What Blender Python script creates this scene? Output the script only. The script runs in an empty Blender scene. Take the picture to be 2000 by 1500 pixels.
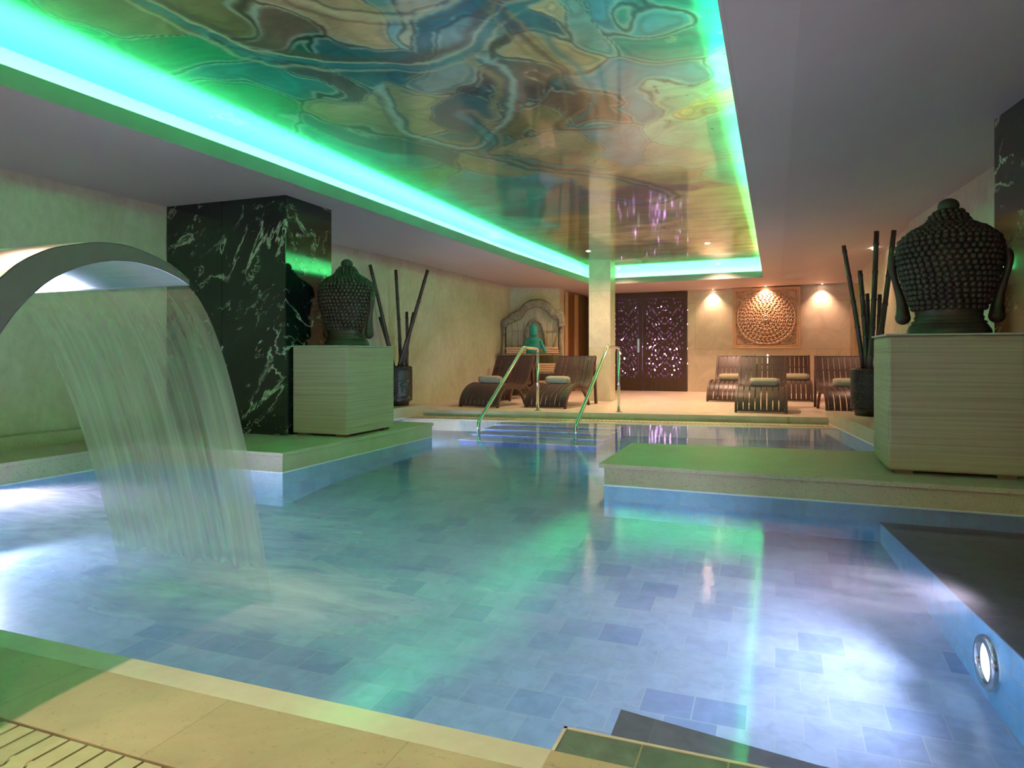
import bpy, bmesh, math, random
import numpy as np
from mathutils import Vector, Matrix, Euler
random.seed(7); rng = np.random.default_rng(5)
PI = math.pi
S = bpy.context.scene
C = S.collection

# ------------------------------------------------------------------ camera, world, exposure
EYE = 0.89
cam = bpy.data.cameras.new('camera'); camo = bpy.data.objects.new('camera', cam); C.objects.link(camo)
cam.sensor_width = 36; cam.lens = 24.0; cam.shift_y = -0.029
cam.clip_start = 0.02; cam.clip_end = 60
camo.location = (0, 0, EYE); camo.rotation_euler = (PI/2, 0, math.atan(513/1333))
S.camera = camo
w = bpy.data.worlds.new('world'); S.world = w; w.use_nodes = True
w.node_tree.nodes['Background'].inputs[0].default_value = (0.02, 0.02, 0.022, 1)
w.node_tree.nodes['Background'].inputs[1].default_value = 0.3
S.view_settings.view_transform = 'Standard'; S.view_settings.look = 'None'
S.view_settings.gamma = 1; S.view_settings.use_curve_mapping = False
S.view_settings.exposure = 0.56

GREEN = (0.085, 1.0, 0.30)
WARM = (1.0, 0.58, 0.40)
LED_W = 13.5        # watts per metre of cove tape
DOWN_W = 41.0
FILL_W = 13.0
POOL_W = 66.0

# ------------------------------------------------------------------ node helpers
def new_mat(name):
    m = bpy.data.materials.new(name); m.use_nodes = True
    nt = m.node_tree
    return m, nt, nt.nodes['Principled BSDF'], nt.nodes['Material Output']
def N(nt, t, **kw):
    n = nt.nodes.new(t)
    for k, v in kw.items():
        if k in ('loc',): continue
        setattr(n, k, v)
    return n
def setin(n, d):
    for k, v in d.items(): n.inputs[k].default_value = v
    return n
def coord(nt, scale=(1,1,1), rot=(0,0,0), kind='Object'):
    tc = N(nt, 'ShaderNodeTexCoord'); mp = N(nt, 'ShaderNodeMapping')
    mp.inputs['Scale'].default_value = scale; mp.inputs['Rotation'].default_value = rot
    nt.links.new(tc.outputs[kind], mp.inputs[0]); return mp.outputs[0]
def noise(nt, vec, scale, detail=4, rough=0.55, dist=0.0):
    n = N(nt, 'ShaderNodeTexNoise'); setin(n, {'Scale': scale, 'Detail': detail, 'Roughness': rough, 'Distortion': dist})
    nt.links.new(vec, n.inputs['Vector']); return n
def ramp(nt, fac, stops, interp='LINEAR'):
    r = N(nt, 'ShaderNodeValToRGB'); r.color_ramp.interpolation = interp
    e = r.color_ramp.elements
    while len(e) < len(stops): e.new(0.5)
    for i, (p, c) in enumerate(stops):
        e[i].position = p; e[i].color = (c[0], c[1], c[2], 1) if len(c) == 3 else c
    nt.links.new(fac, r.inputs[0]); return r
def g(v): return (v, v, v)
def mixc(nt, fac, a, b, mode='MIX'):
    m = N(nt, 'ShaderNodeMix', data_type='RGBA', blend_type=mode)
    for sock, v in ((m.inputs[0], fac), (m.inputs[6], a), (m.inputs[7], b)):
        if isinstance(v, (float, int)): sock.default_value = v
        elif isinstance(v, tuple): sock.default_value = (v[0], v[1], v[2], 1)
        else: nt.links.new(v, sock)
    return m.outputs[2]
def math_(nt, op, a, b=None, clamp=False):
    m = N(nt, 'ShaderNodeMath', operation=op, use_clamp=clamp)
    for i, v in enumerate((a, b)):
        if v is None: continue
        if isinstance(v, (float, int)): m.inputs[i].default_value = v
        else: nt.links.new(v, m.inputs[i])
    return m.outputs[0]
def bump(nt, bs, h, strength=0.3, dist=0.01):
    b = N(nt, 'ShaderNodeBump'); setin(b, {'Strength': strength, 'Distance': dist})
    nt.links.new(h, b.inputs['Height']); nt.links.new(b.outputs[0], bs.inputs['Normal']); return b
def mottled(name, c1, c2, scale, rough=0.5, bumps=0.15, bdist=0.004, spec=0.5, stretch=(1,1,1), detail=6, coat=0.0, r2=None):
    m, nt, bs, out = new_mat(name)
    v = coord(nt, stretch); n = noise(nt, v, scale, detail)
    r = ramp(nt, n.outputs[0], [(0.3, c1), (0.7, c2)])
    nt.links.new(r.outputs[0], bs.inputs['Base Color'])
    setin(bs, {'Roughness': rough, 'Specular IOR Level': spec, 'Coat Weight': coat})
    if r2:
        rr = ramp(nt, n.outputs[0], [(0.3, g(rough)), (0.7, g(r2))]); nt.links.new(rr.outputs[0], bs.inputs['Roughness'])
    if bumps: bump(nt, bs, n.outputs[0], bumps, bdist)
    return m
def plain(name, c, rough=0.5, metal=0.0, spec=0.5):
    m, nt, bs, out = new_mat(name)
    v = coord(nt); n = noise(nt, v, 30, 3)
    nt.links.new(mixc(nt, n.outputs[0], tuple(x*0.88 for x in c), tuple(min(1, x*1.1) for x in c)), bs.inputs['Base Color'])
    setin(bs, {'Roughness': rough, 'Metallic': metal, 'Specular IOR Level': spec}); return m
def emis(name, c, s):
    m, nt, bs, out = new_mat(name)
    setin(bs, {'Base Color': (0.6, 0.6, 0.6, 1), 'Emission Color': (*c, 1), 'Emission Strength': s}); return m

# ------------------------------------------------------------------ materials
M = {}
M['ceiling'] = mottled('ceiling_paint', (0.56, 0.455, 0.43), (0.59, 0.48, 0.455), 1.2, 0.55, 0, spec=0.3)
M['lip_shaded'] = mottled('cove_lip_shaded_paint', (0.26, 0.28, 0.27), (0.30, 0.32, 0.31), 2, 0.6, 0)  # grey paint, darkened to hold the lip's shade from the tape
M['cove'] = mottled('cove_paint', (0.74, 0.74, 0.74), (0.78, 0.78, 0.78), 2, 0.6, 0)
def plaster():
    m, nt, bs, out = new_mat('wall_plaster')
    v = coord(nt, (1, 1, 0.7)); n = noise(nt, v, 2.2, 8, 0.62, 0.6); n2 = noise(nt, v, 14, 6, 0.6)
    a = ramp(nt, n.outputs[0], [(0.3, (0.56, 0.49, 0.35)), (0.7, (0.70, 0.64, 0.50))]).outputs[0]
    b = ramp(nt, n2.outputs[0], [(0.35, g(0.86)), (0.65, g(1.0))]).outputs[0]
    nt.links.new(mixc(nt, 1.0, a, b, 'MULTIPLY'), bs.inputs['Base Color'])
    setin(bs, {'Roughness': 0.42, 'Specular IOR Level': 0.4}); bump(nt, bs, n2.outputs[0], 0.12, 0.004); return m
M['plaster'] = plaster()
def tile_panel(name, c1, c2, w_, h_, rough, axis='XZ', mortar=0.004):
    m, nt, bs, out = new_mat(name)
    tc = N(nt, 'ShaderNodeTexCoord'); sp = N(nt, 'ShaderNodeSeparateXYZ'); cb = N(nt, 'ShaderNodeCombineXYZ')
    nt.links.new(tc.outputs['Object'], sp.inputs[0])
    nt.links.new(sp.outputs[axis[0]], cb.inputs[0]); nt.links.new(sp.outputs[axis[1]], cb.inputs[1])
    br = N(nt, 'ShaderNodeTexBrick', offset=0.5, squash=1.0)
    setin(br, {'Scale': 1.0, 'Mortar Size': mortar, 'Mortar Smooth': 0.1, 'Brick Width': w_, 'Row Height': h_, 'Bias': 0.0,
               'Color1': (*c1, 1), 'Color2': (*c2, 1), 'Mortar': (*[x*0.72 for x in c1], 1)})
    nt.links.new(cb.outputs[0], br.inputs[0])
    v = coord(nt, (1, 1, 1)); n = noise(nt, v, 3, 10, 0.65, 1.2); n2 = noise(nt, v, 60, 6, 0.7)
    f = ramp(nt, n.outputs[0], [(0.3, g(0.80)), (0.65, g(1.04))]).outputs[0]
    f2 = ramp(nt, n2.outputs[0], [(0.30, g(0.70)), (0.42, g(1.0))]).outputs[0]
    c = mixc(nt, 1.0, br.outputs[0], f, 'MULTIPLY'); c = mixc(nt, 1.0, c, f2, 'MULTIPLY')
    nt.links.new(c, bs.inputs['Base Color']); setin(bs, {'Roughness': rough, 'Specular IOR Level': 0.5})
    return m
M['backwall'] = tile_panel('polished_limestone_panels', (0.64, 0.53, 0.40), (0.68, 0.57, 0.44), 1.62, 1.0, 0.22)
M['column'] = tile_panel('column_limestone', (0.62, 0.56, 0.42), (0.66, 0.60, 0.46), 3.0, 1.0, 0.35)
M['deck'] = tile_panel('deck_limestone', (0.68, 0.54, 0.42), (0.72, 0.58, 0.46), 0.60, 0.60, 0.42, 'XY', 0.0022)
M['neardeck'] = tile_panel('coping_limestone', (0.60, 0.41, 0.30), (0.64, 0.445, 0.335), 0.52, 1.4, 0.45, 'XY', 0.0015)
M['lip'] = mottled('wet_limestone_lip', (0.72, 0.57, 0.52), (0.78, 0.62, 0.57), 25, 0.18, 0.05)
def ledge_stone():
    m, nt, bs, out = new_mat('ledge_limestone')
    v = coord(nt); n = noise(nt, v, 3, 8, 0.6, 0.5); n2 = noise(nt, v, 75, 8, 0.75)
    a = ramp(nt, n.outputs[0], [(0.3, (0.52, 0.42, 0.31)), (0.7, (0.62, 0.51, 0.39))]).outputs[0]
    b = ramp(nt, n2.outputs[0], [(0.36, g(0.62)), (0.47, g(1.0))]).outputs[0]
    nt.links.new(mixc(nt, 1.0, a, b, 'MULTIPLY'), bs.inputs['Base Color'])
    setin(bs, {'Roughness': 0.45}); return m
M['ledge'] = ledge_stone()
M['grout'] = plain('white_waterline_grout', (0.80, 0.84, 0.88), 0.4)
def marble():
    m, nt, bs, out = new_mat('dark_green_marble')
    v = coord(nt, (1, 1, 0.75), (0.35, 0.5, 0.25))
    def veins(scale, thr, lo, hi, loc_, rot, st):
        mp = N(nt, 'ShaderNodeMapping'); mp.inputs['Location'].default_value = loc_; mp.inputs['Rotation'].default_value = rot; mp.inputs['Scale'].default_value = st
        nt.links.new(v, mp.inputs[0])
        n_ = noise(nt, mp.outputs[0], scale, 7, 0.58, 0.5)
        ab = math_(nt, 'ABSOLUTE', math_(nt, 'SUBTRACT', n_.outputs[0], 0.5))
        line = ramp(nt, ab, [(0.0, g(1)), (thr, g(0))]).outputs[0]
        mk = ramp(nt, noise(nt, mp.outputs[0], scale*1.9, 4, 0.6).outputs[0], [(lo, g(0)), (hi, g(1))]).outputs[0]
        return math_(nt, 'MULTIPLY', line, mk)
    f = math_(nt, 'MAXIMUM', veins(1.0, 0.013, 0.48, 0.58, (1, 2, 0), (0.5, 0.6, 0.4), (1, 1, 2.0)), math_(nt, 'MULTIPLY', veins(2.3, 0.012, 0.52, 0.60, (5, 2, 7), (-0.3, -0.7, 0.5), (1, 1, 2.4)), 0.6))
    cl = ramp(nt, noise(nt, v, 2.2, 6).outputs[0], [(0.3, (0.004, 0.010, 0.008)), (0.75, (0.010, 0.032, 0.022))]).outputs[0]
    nt.links.new(mixc(nt, f, cl, (0.55, 0.62, 0.46)), bs.inputs['Base Color'])
    setin(bs, {'Roughness': 0.06, 'Specular IOR Level': 0.75}); return m
M['marble'] = marble()
def pedestal_mat():
    m, nt, bs, out = new_mat('combed_beige_laminate')
    v = coord(nt, (0.6, 0.6, 60)); n = noise(nt, v, 1.5, 4, 0.6)
    r = ramp(nt, n.outputs[0], [(0.3, (0.38, 0.285, 0.21)), (0.7, (0.56, 0.44, 0.335))])
    nt.links.new(r.outputs[0], bs.inputs['Base Color']); setin(bs, {'Roughness': 0.5}); bump(nt, bs, n.outputs[0], 0.6, 0.004); return m
M['pedestal'] = pedestal_mat()
M['pedtop'] = plain('pedestal_top_slab', (0.5, 0.48, 0.42), 0.3)
M['foot'] = plain('pedestal_foot', (0.22, 0.15, 0.09), 0.6)
def bronze():
    m, nt, bs, out = new_mat('dark_bronze_resin')
    v = coord(nt); n = noise(nt, v, 9, 6)
    r = ramp(nt, n.outputs[0], [(0.3, (0.036, 0.025, 0.019)), (0.7, (0.080, 0.055, 0.040))])
    nt.links.new(r.outputs[0], bs.inputs['Base Color']); setin(bs, {'Roughness': 0.42, 'Specular IOR Level': 0.5}); return m
M['bronze'] = bronze()
M['bamboo'] = mottled('dark_stained_bamboo', (0.030, 0.016, 0.011), (0.075, 0.042, 0.028), 8, 0.35, 0.2, stretch=(3, 3, 0.4))
M['steel'] = plain('polished_steel', (0.75, 0.74, 0.72), 0.12, 1.0)
def brushed():
    m, nt, bs, out = new_mat('brushed_steel')
    v = coord(nt, (3, 60, 60)); n = noise(nt, v, 2, 4)
    nt.links.new(ramp(nt, n.outputs[0], [(0.3, (0.58, 0.57, 0.58)), (0.7, (0.70, 0.69, 0.70))]).outputs[0], bs.inputs['Base Color'])
    setin(bs, {'Metallic': 1.0, 'Roughness': 0.30}); return m
M['brushed'] = brushed()
M['outer'] = plain('satin_steel_outer', (0.34, 0.34, 0.33), 0.38, 0.9)
M['cobra_side'] = plain('satin_steel_side', (0.12, 0.125, 0.12), 0.5, 0.5)
def wood(name, c1, c2, st=(14, 1.2, 14), rough=0.4):
    return mottled(name, c1, c2, 3.0, rough, 0.15, 0.002, stretch=st)
M['lounger'] = wood('dark_lounger_wood', (0.042, 0.022, 0.018), (0.10, 0.052, 0.042), rough=0.38)
M['rail'] = wood('lounger_frame_wood', (0.060, 0.030, 0.020), (0.11, 0.058, 0.040), rough=0.42)
M['door'] = wood('dark_door_wood', (0.050, 0.024, 0.014), (0.085, 0.042, 0.026), (14, 14, 1.0), 0.5)
M['towel'] = mottled('beige_towel', (0.46, 0.37, 0.26), (0.58, 0.49, 0.36), 90, 0.95, 0.8, 0.006, 0.1)
M['pinktowel'] = mottled('folded_linen', (0.58, 0.36, 0.26), (0.70, 0.46, 0.35), 70, 0.95, 0.6, 0.004, 0.1)
M['sauna'] = wood('sauna_wood', (0.20, 0.085, 0.035), (0.27, 0.12, 0.05), (14, 14, 1.0), 0.25)
M['palewood'] = wood('pale_door_frame_wood', (0.55, 0.33, 0.16), (0.66, 0.42, 0.22), (14, 14, 1.0), 0.5)
M['carved'] = mottled('aged_carved_timber', (0.17, 0.145, 0.10), (0.42, 0.365, 0.265), 16, 0.8, 0.7, 0.01)
M['plank'] = mottled('weathered_pale_plank', (0.34, 0.30, 0.21), (0.52, 0.46, 0.34), 5, 0.75, 0.4, 0.006, stretch=(10, 10, 1))
M['dark'] = plain('dark_recess', (0.01, 0.008, 0.007), 0.8)
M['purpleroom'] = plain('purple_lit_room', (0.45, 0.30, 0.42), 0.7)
M['led'] = emis('green_led_tape', (0.05, 1.0, 0.45), 14.0)
M['lens'] = emis('warm_lamp_lens', (1.0, 0.80, 0.62), 30.0)
M['poollens'] = emis('pool_lamp_lens', (0.95, 0.86, 1.0), 3.5)
M['bulb'] = emis('violet_bulb', (0.85, 0.40, 1.0), 22.0)
M['bulb2'] = emis('warm_bulb', (1.0, 0.8, 0.5), 12.0)
M['candle'] = emis('lantern_paper', (1.0, 0.75, 0.5), 2.0)
def tealglass():
    m, nt, bs, out = new_mat('teal_glass')
    n = noise(nt, coord(nt), 6, 3)
    nt.links.new(ramp(nt, n.outputs[0], [(0.3, (0.03, 0.42, 0.36)), (0.7, (0.14, 0.58, 0.56))]).outputs[0], bs.inputs['Base Color'])
    setin(bs, {'Roughness': 0.25, 'Transmission Weight': 0.35, 'IOR': 1.3}); return m
M['teal'] = tealglass()
def pooltile(name, cols, tw, th, rough=0.35, axis='XY', grout=(0.30, 0.36, 0.40), amp=0.16):
    m, nt, bs, out = new_mat(name)
    tc = N(nt, 'ShaderNodeTexCoord'); sp = N(nt, 'ShaderNodeSeparateXYZ'); nt.links.new(tc.outputs['Object'], sp.inputs[0])
    U, V = sp.outputs[axis[0]], sp.outputs[axis[1]]
    if axis == 'XZ':   # vertical faces running either way: use x+y along, z up
        U = math_(nt, 'ADD', sp.outputs['X'], sp.outputs['Y'])
    vv = math_(nt, 'DIVIDE', V, th); row = math_(nt, 'FLOOR', vv)
    off = math_(nt, 'MULTIPLY', math_(nt, 'MODULO', math_(nt, 'ADD', row, 100.0), 2.0), 0.5)
    uu = math_(nt, 'ADD', math_(nt, 'DIVIDE', U, tw), off); col = math_(nt, 'FLOOR', uu)
    cb = N(nt, 'ShaderNodeCombineXYZ'); nt.links.new(col, cb.inputs[0]); nt.links.new(row, cb.inputs[1])
    wn = N(nt, 'ShaderNodeTexWhiteNoise', noise_dimensions='2D'); nt.links.new(cb.outputs[0], wn.inputs['Vector'])
    n = len(cols)
    r = ramp(nt, wn.outputs['Value'], [(i/n, c) for i, c in enumerate(cols)], 'CONSTANT')
    sm = noise(nt, coord(nt, (1, 1, 1)), 14, 8, 0.6, 0.6)
    mod = ramp(nt, sm.outputs[0], [(0.3, g(1-amp)), (0.7, g(1+amp))]).outputs[0]
    c = mixc(nt, 1.0, r.outputs[0], mod, 'MULTIPLY')
    fu = math_(nt, 'FRACT', uu); fv = math_(nt, 'FRACT', vv)
    def edge(f, size):
        e = math_(nt, 'MINIMUM', f, math_(nt, 'SUBTRACT', 1.0, f))
        return math_(nt, 'LESS_THAN', e, 0.0022/size)
    gm = math_(nt, 'MAXIMUM', edge(fu, tw), edge(fv, th))
    nt.links.new(mixc(nt, gm, c, grout), bs.inputs['Base Color'])
    setin(bs, {'Roughness': rough}); return m
BL = [(0.33, 0.44, 0.60), (0.36, 0.47, 0.62), (0.31, 0.42, 0.59), (0.38, 0.49, 0.64), (0.22, 0.32, 0.53), (0.34, 0.45, 0.61),
      (0.37, 0.48, 0.64), (0.32, 0.43, 0.59), (0.27, 0.38, 0.57), (0.36, 0.47, 0.63)]
M['poolfloor'] = pooltile('blue_pool_floor_tiles', BL, 0.185, 0.165, grout=(0.42, 0.52, 0.58))
M['poolwall'] = pooltile('blue_pool_wall_tiles', [(0.14, 0.42, 0.62), (0.18, 0.48, 0.68), (0.12, 0.38, 0.58), (0.16, 0.44, 0.64)], 0.185, 0.10, axis='XZ')
M['slate_refl'] = pooltile('slate_and_dark_reflection_tiles', [(0.105, 0.090, 0.095), (0.085, 0.075, 0.080), (0.12, 0.105, 0.11)], 0.60, 0.32, grout=(0.12, 0.12, 0.11), amp=0.5)  # slate for the step; on the bench a painted-in dark reflection
M['greentile'] = pooltile('grey_green_edge_tiles', [(0.150, 0.170, 0.180), (0.13, 0.155, 0.165), (0.165, 0.185, 0.19)], 0.187, 0.2, grout=(0.36, 0.29, 0.22), amp=0.3)
M['steptile'] = pooltile('pale_lamplit_step_tiles', [(0.82, 0.70, 0.72), (0.78, 0.68, 0.72), (0.66, 0.62, 0.74), (0.84, 0.74, 0.76)], 0.30, 0.30, grout=(0.7, 0.62, 0.6))  # treads coloured paler for lamp light that cannot reach them
M['steprise'] = pooltile('blue_step_riser_tiles', [(0.08, 0.16, 0.42), (0.10, 0.20, 0.46)], 0.3, 0.1, axis='XZ')
M['grate'] = mottled('grate_composite', (0.56, 0.44, 0.30), (0.64, 0.51, 0.36), 30, 0.5, 0.1)

def water_mat():
    m, nt, bs, out = new_mat('pool_water'); nt.nodes.remove(bs)
    v = coord(nt)
    n1 = noise(nt, coord(nt, (1, 1.6, 1)), 5.0, 5, 0.55, 0.5)
    bp = N(nt, 'ShaderNodeBump'); setin(bp, {'Strength': 0.03, 'Distance': 0.007}); nt.links.new(n1.outputs[0], bp.inputs['Height'])
    # churned zone: around the landing line of the sheet and over to the left of it
    sp = N(nt, 'ShaderNodeSeparateXYZ'); nt.links.new(v, sp.inputs[0])
    def blob(cx, cy, rx, ry):
        a = math_(nt, 'DIVIDE', math_(nt, 'SUBTRACT', sp.outputs[0], cx), rx); b = math_(nt, 'DIVIDE', math_(nt, 'SUBTRACT', sp.outputs[1], cy), ry)
        d = math_(nt, 'ADD', math_(nt, 'MULTIPLY', a, a), math_(nt, 'MULTIPLY', b, b))
        return math_(nt, 'DIVIDE', 1.0, math_(nt, 'ADD', 1.0, math_(nt, 'MULTIPLY', d, d)))
    bl = math_(nt, 'MAXIMUM', blob(-1.95, 2.06, 0.62, 0.32), math_(nt, 'MULTIPLY', blob(-3.4, 2.7, 1.25, 0.75), 0.85))
    bl2 = math_(nt, 'MULTIPLY', blob(-1.3, 2.4, 1.4, 0.8), 0.22)
    blr = bl; bl = math_(nt, 'MAXIMUM', bl, bl2)
    n2 = noise(nt, coord(nt, (1.0, 3.0, 1), (0, 0, 0.25)), 2.2, 8, 0.62, 1.0)
    st = ramp(nt, n2.outputs[0], [(0.28, g(0.35)), (0.78, g(1.0))]).outputs[0]
    foam = math_(nt, 'MULTIPLY', math_(nt, 'MULTIPLY', math_(nt, 'ADD', bl, 0.09), st), 0.98, True)
    # broken-up ripple where the surface is churned
    bn = noise(nt, coord(nt, (1, 2.2, 1)), 26, 6, 0.6, 0.5)
    bp2 = N(nt, 'ShaderNodeBump'); bp2.inputs['Distance'].default_value = 0.012
    nt.links.new(bn.outputs[0], bp2.inputs['Height']); nt.links.new(bp.outputs[0], bp2.inputs['Normal'])
    nt.links.new(math_(nt, 'ADD', math_(nt, 'MULTIPLY', blr, 0.7), 0.015), bp2.inputs['Strength'])
    fr = N(nt, 'ShaderNodeFresnel'); fr.inputs['IOR'].default_value = 1.33; nt.links.new(bp.outputs[0], fr.inputs['Normal'])
    tr = N(nt, 'ShaderNodeBsdfTransparent'); tr.inputs[0].default_value = (0.68, 0.88, 0.97, 1)
    gl = N(nt, 'ShaderNodeBsdfGlossy'); gl.inputs['Color'].default_value = (1, 1, 1, 1)
    nt.links.new(math_(nt, 'ADD', math_(nt, 'MULTIPLY', blr, 0.25), 0.02), gl.inputs['Roughness'])
    nt.links.new(bp2.outputs[0], gl.inputs['Normal'])
    mx = N(nt, 'ShaderNodeMixShader'); nt.links.new(fr.outputs[0], mx.inputs[0]); nt.links.new(tr.outputs[0], mx.inputs[1]); nt.links.new(gl.outputs[0], mx.inputs[2])
    df = N(nt, 'ShaderNodeBsdfDiffuse'); df.inputs[0].default_value = (0.78, 0.82, 0.88, 1)
    tl = N(nt, 'ShaderNodeBsdfTranslucent'); tl.inputs[0].default_value = (0.72, 0.76, 0.86, 1)
    dm = N(nt, 'ShaderNodeMixShader'); dm.inputs[0].default_value = 0.5; nt.links.new(df.outputs[0], dm.inputs[1]); nt.links.new(tl.outputs[0], dm.inputs[2])
    m2 = N(nt, 'ShaderNodeMixShader'); nt.links.new(foam, m2.inputs[0]); nt.links.new(mx.outputs[0], m2.inputs[1]); nt.links.new(dm.outputs[0], m2.inputs[2])
    nt.links.new(m2.outputs[0], out.inputs[0]); return m
M['water'] = water_mat()
def sheet_mat():
    m, nt, bs, out = new_mat('falling_water'); nt.nodes.remove(bs)
    tc = N(nt, 'ShaderNodeTexCoord'); mp = N(nt, 'ShaderNodeMapping'); mp.inputs['Scale'].default_value = (20, 0.6, 1)
    nt.links.new(tc.outputs['UV'], mp.inputs[0])
    n = noise(nt, mp.outputs[0], 1.0, 5, 0.6, 0.1)
    mp2 = N(nt, 'ShaderNodeMapping'); mp2.inputs['Scale'].default_value = (10, 0.6, 1); nt.links.new(tc.outputs['UV'], mp2.inputs[0])
    n2 = noise(nt, mp2.outputs[0], 1.0, 3)
    sp = N(nt, 'ShaderNodeSeparateXYZ'); nt.links.new(tc.outputs['UV'], sp.inputs[0])
    f = math_(nt, 'MULTIPLY', ramp(nt, n.outputs[0], [(0.30, g(0.15)), (0.75, g(1.0))]).outputs[0], ramp(nt, n2.outputs[0], [(0.3, g(0.45)), (0.7, g(1.0))]).outputs[0])
    f = math_(nt, 'MULTIPLY', f, ramp(nt, sp.outputs[1], [(0.0, g(0.15)), (0.35, g(0.55)), (1.0, g(0.85))]).outputs[0])
    f = math_(nt, 'ADD', f, 0.22, True)
    f = math_(nt, 'MULTIPLY', f, ramp(nt, math_(nt, 'ADD', sp.outputs[1], math_(nt, 'MULTIPLY', n.outputs[0], 0.12)), [(0.86, g(1)), (1.0, g(0.04))]).outputs[0])
    tr = N(nt, 'ShaderNodeBsdfTransparent'); tr.inputs[0].default_value = (0.92, 0.95, 0.93, 1)
    df = N(nt, 'ShaderNodeBsdfDiffuse'); df.inputs[0].default_value = (0.80, 0.76, 0.74, 1)
    tl = N(nt, 'ShaderNodeBsdfTranslucent'); tl.inputs[0].default_value = (0.82, 0.76, 0.76, 1)
    gl = N(nt, 'ShaderNodeBsdfGlossy'); gl.inputs['Roughness'].default_value = 0.12
    a = N(nt, 'ShaderNodeMixShader'); a.inputs[0].default_value = 0.55; nt.links.new(df.outputs[0], a.inputs[1]); nt.links.new(tl.outputs[0], a.inputs[2])
    b = N(nt, 'ShaderNodeMixShader'); b.inputs[0].default_value = 0.10; nt.links.new(a.outputs[0], b.inputs[1]); nt.links.new(gl.outputs[0], b.inputs[2])
    c = N(nt, 'ShaderNodeMixShader'); nt.links.new(f, c.inputs[0]); nt.links.new(tr.outputs[0], c.inputs[1]); nt.links.new(b.outputs[0], c.inputs[2])
    nt.links.new(c.outputs[0], out.inputs[0]); return m
M['sheet'] = sheet_mat()
def mural_mat():
    m, nt, bs, out = new_mat('painted_stretch_ceiling')
    at = N(nt, 'ShaderNodeAttribute', attribute_name='paint')
    n = noise(nt, coord(nt, (1, 3, 1)), 9, 8, 0.6, 0.8)
    f = ramp(nt, n.outputs[0], [(0.3, g(0.86)), (0.7, g(1.1))]).outputs[0]
    nt.links.new(mixc(nt, 1.0, at.outputs['Color'], f, 'MULTIPLY'), bs.inputs['Base Color'])
    setin(bs, {'Roughness': 0.35, 'Specular IOR Level': 0.5, 'Coat Weight': 1.0, 'Coat IOR': 1.6, 'Coat Roughness': 0.07}); return m
M['mural'] = mural_mat()

# ------------------------------------------------------------------ object helpers
def link(name, me, parent=None):
    o = bpy.data.objects.new(name, me); C.objects.link(o)
    if parent is not None: o.parent = parent
    return o
def mesh_obj(name, verts, faces, mat, parent=None, smooth=False, uvs=None):
    me = bpy.data.meshes.new(name)
    me.from_pydata([tuple(map(float, v)) for v in verts], [], [tuple(map(int, f)) for f in faces]); me.update()
    mats = mat if isinstance(mat, list) else [mat]
    for m in mats: me.materials.append(m)
    if smooth:
        me.polygons.foreach_set('use_smooth', [True]*len(me.polygons))
    if uvs is not None:
        uv = me.uv_layers.new(name='UVMap')
        for l in me.loops: uv.data[l.index].uv = uvs[l.vertex_index]
    return link(name, me, parent)
def tag(o, label, cat, group=None, kind=None):
    if label: o['label'] = label
    if cat: o['category'] = cat
    if group: o['group'] = group
    if kind: o['kind'] = kind
    return o
def thing(name, label, cat, loc=(0, 0, 0), rz=0.0, group=None):
    o = bpy.data.objects.new(name, None); C.objects.link(o); o.empty_display_size = 0.1
    o.location = loc; o.rotation_euler = (0, 0, rz); tag(o, label, cat, group); return o
def struct(o, label=None):
    o['kind'] = 'structure'
    if label: o['label'] = label
    return o
def copy_tree(o, parent=None):
    c = o.copy(); C.objects.link(c); c.parent = parent
    for ch in [x for x in S.objects if x.parent == o]: copy_tree(ch, c)
    return c
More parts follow.
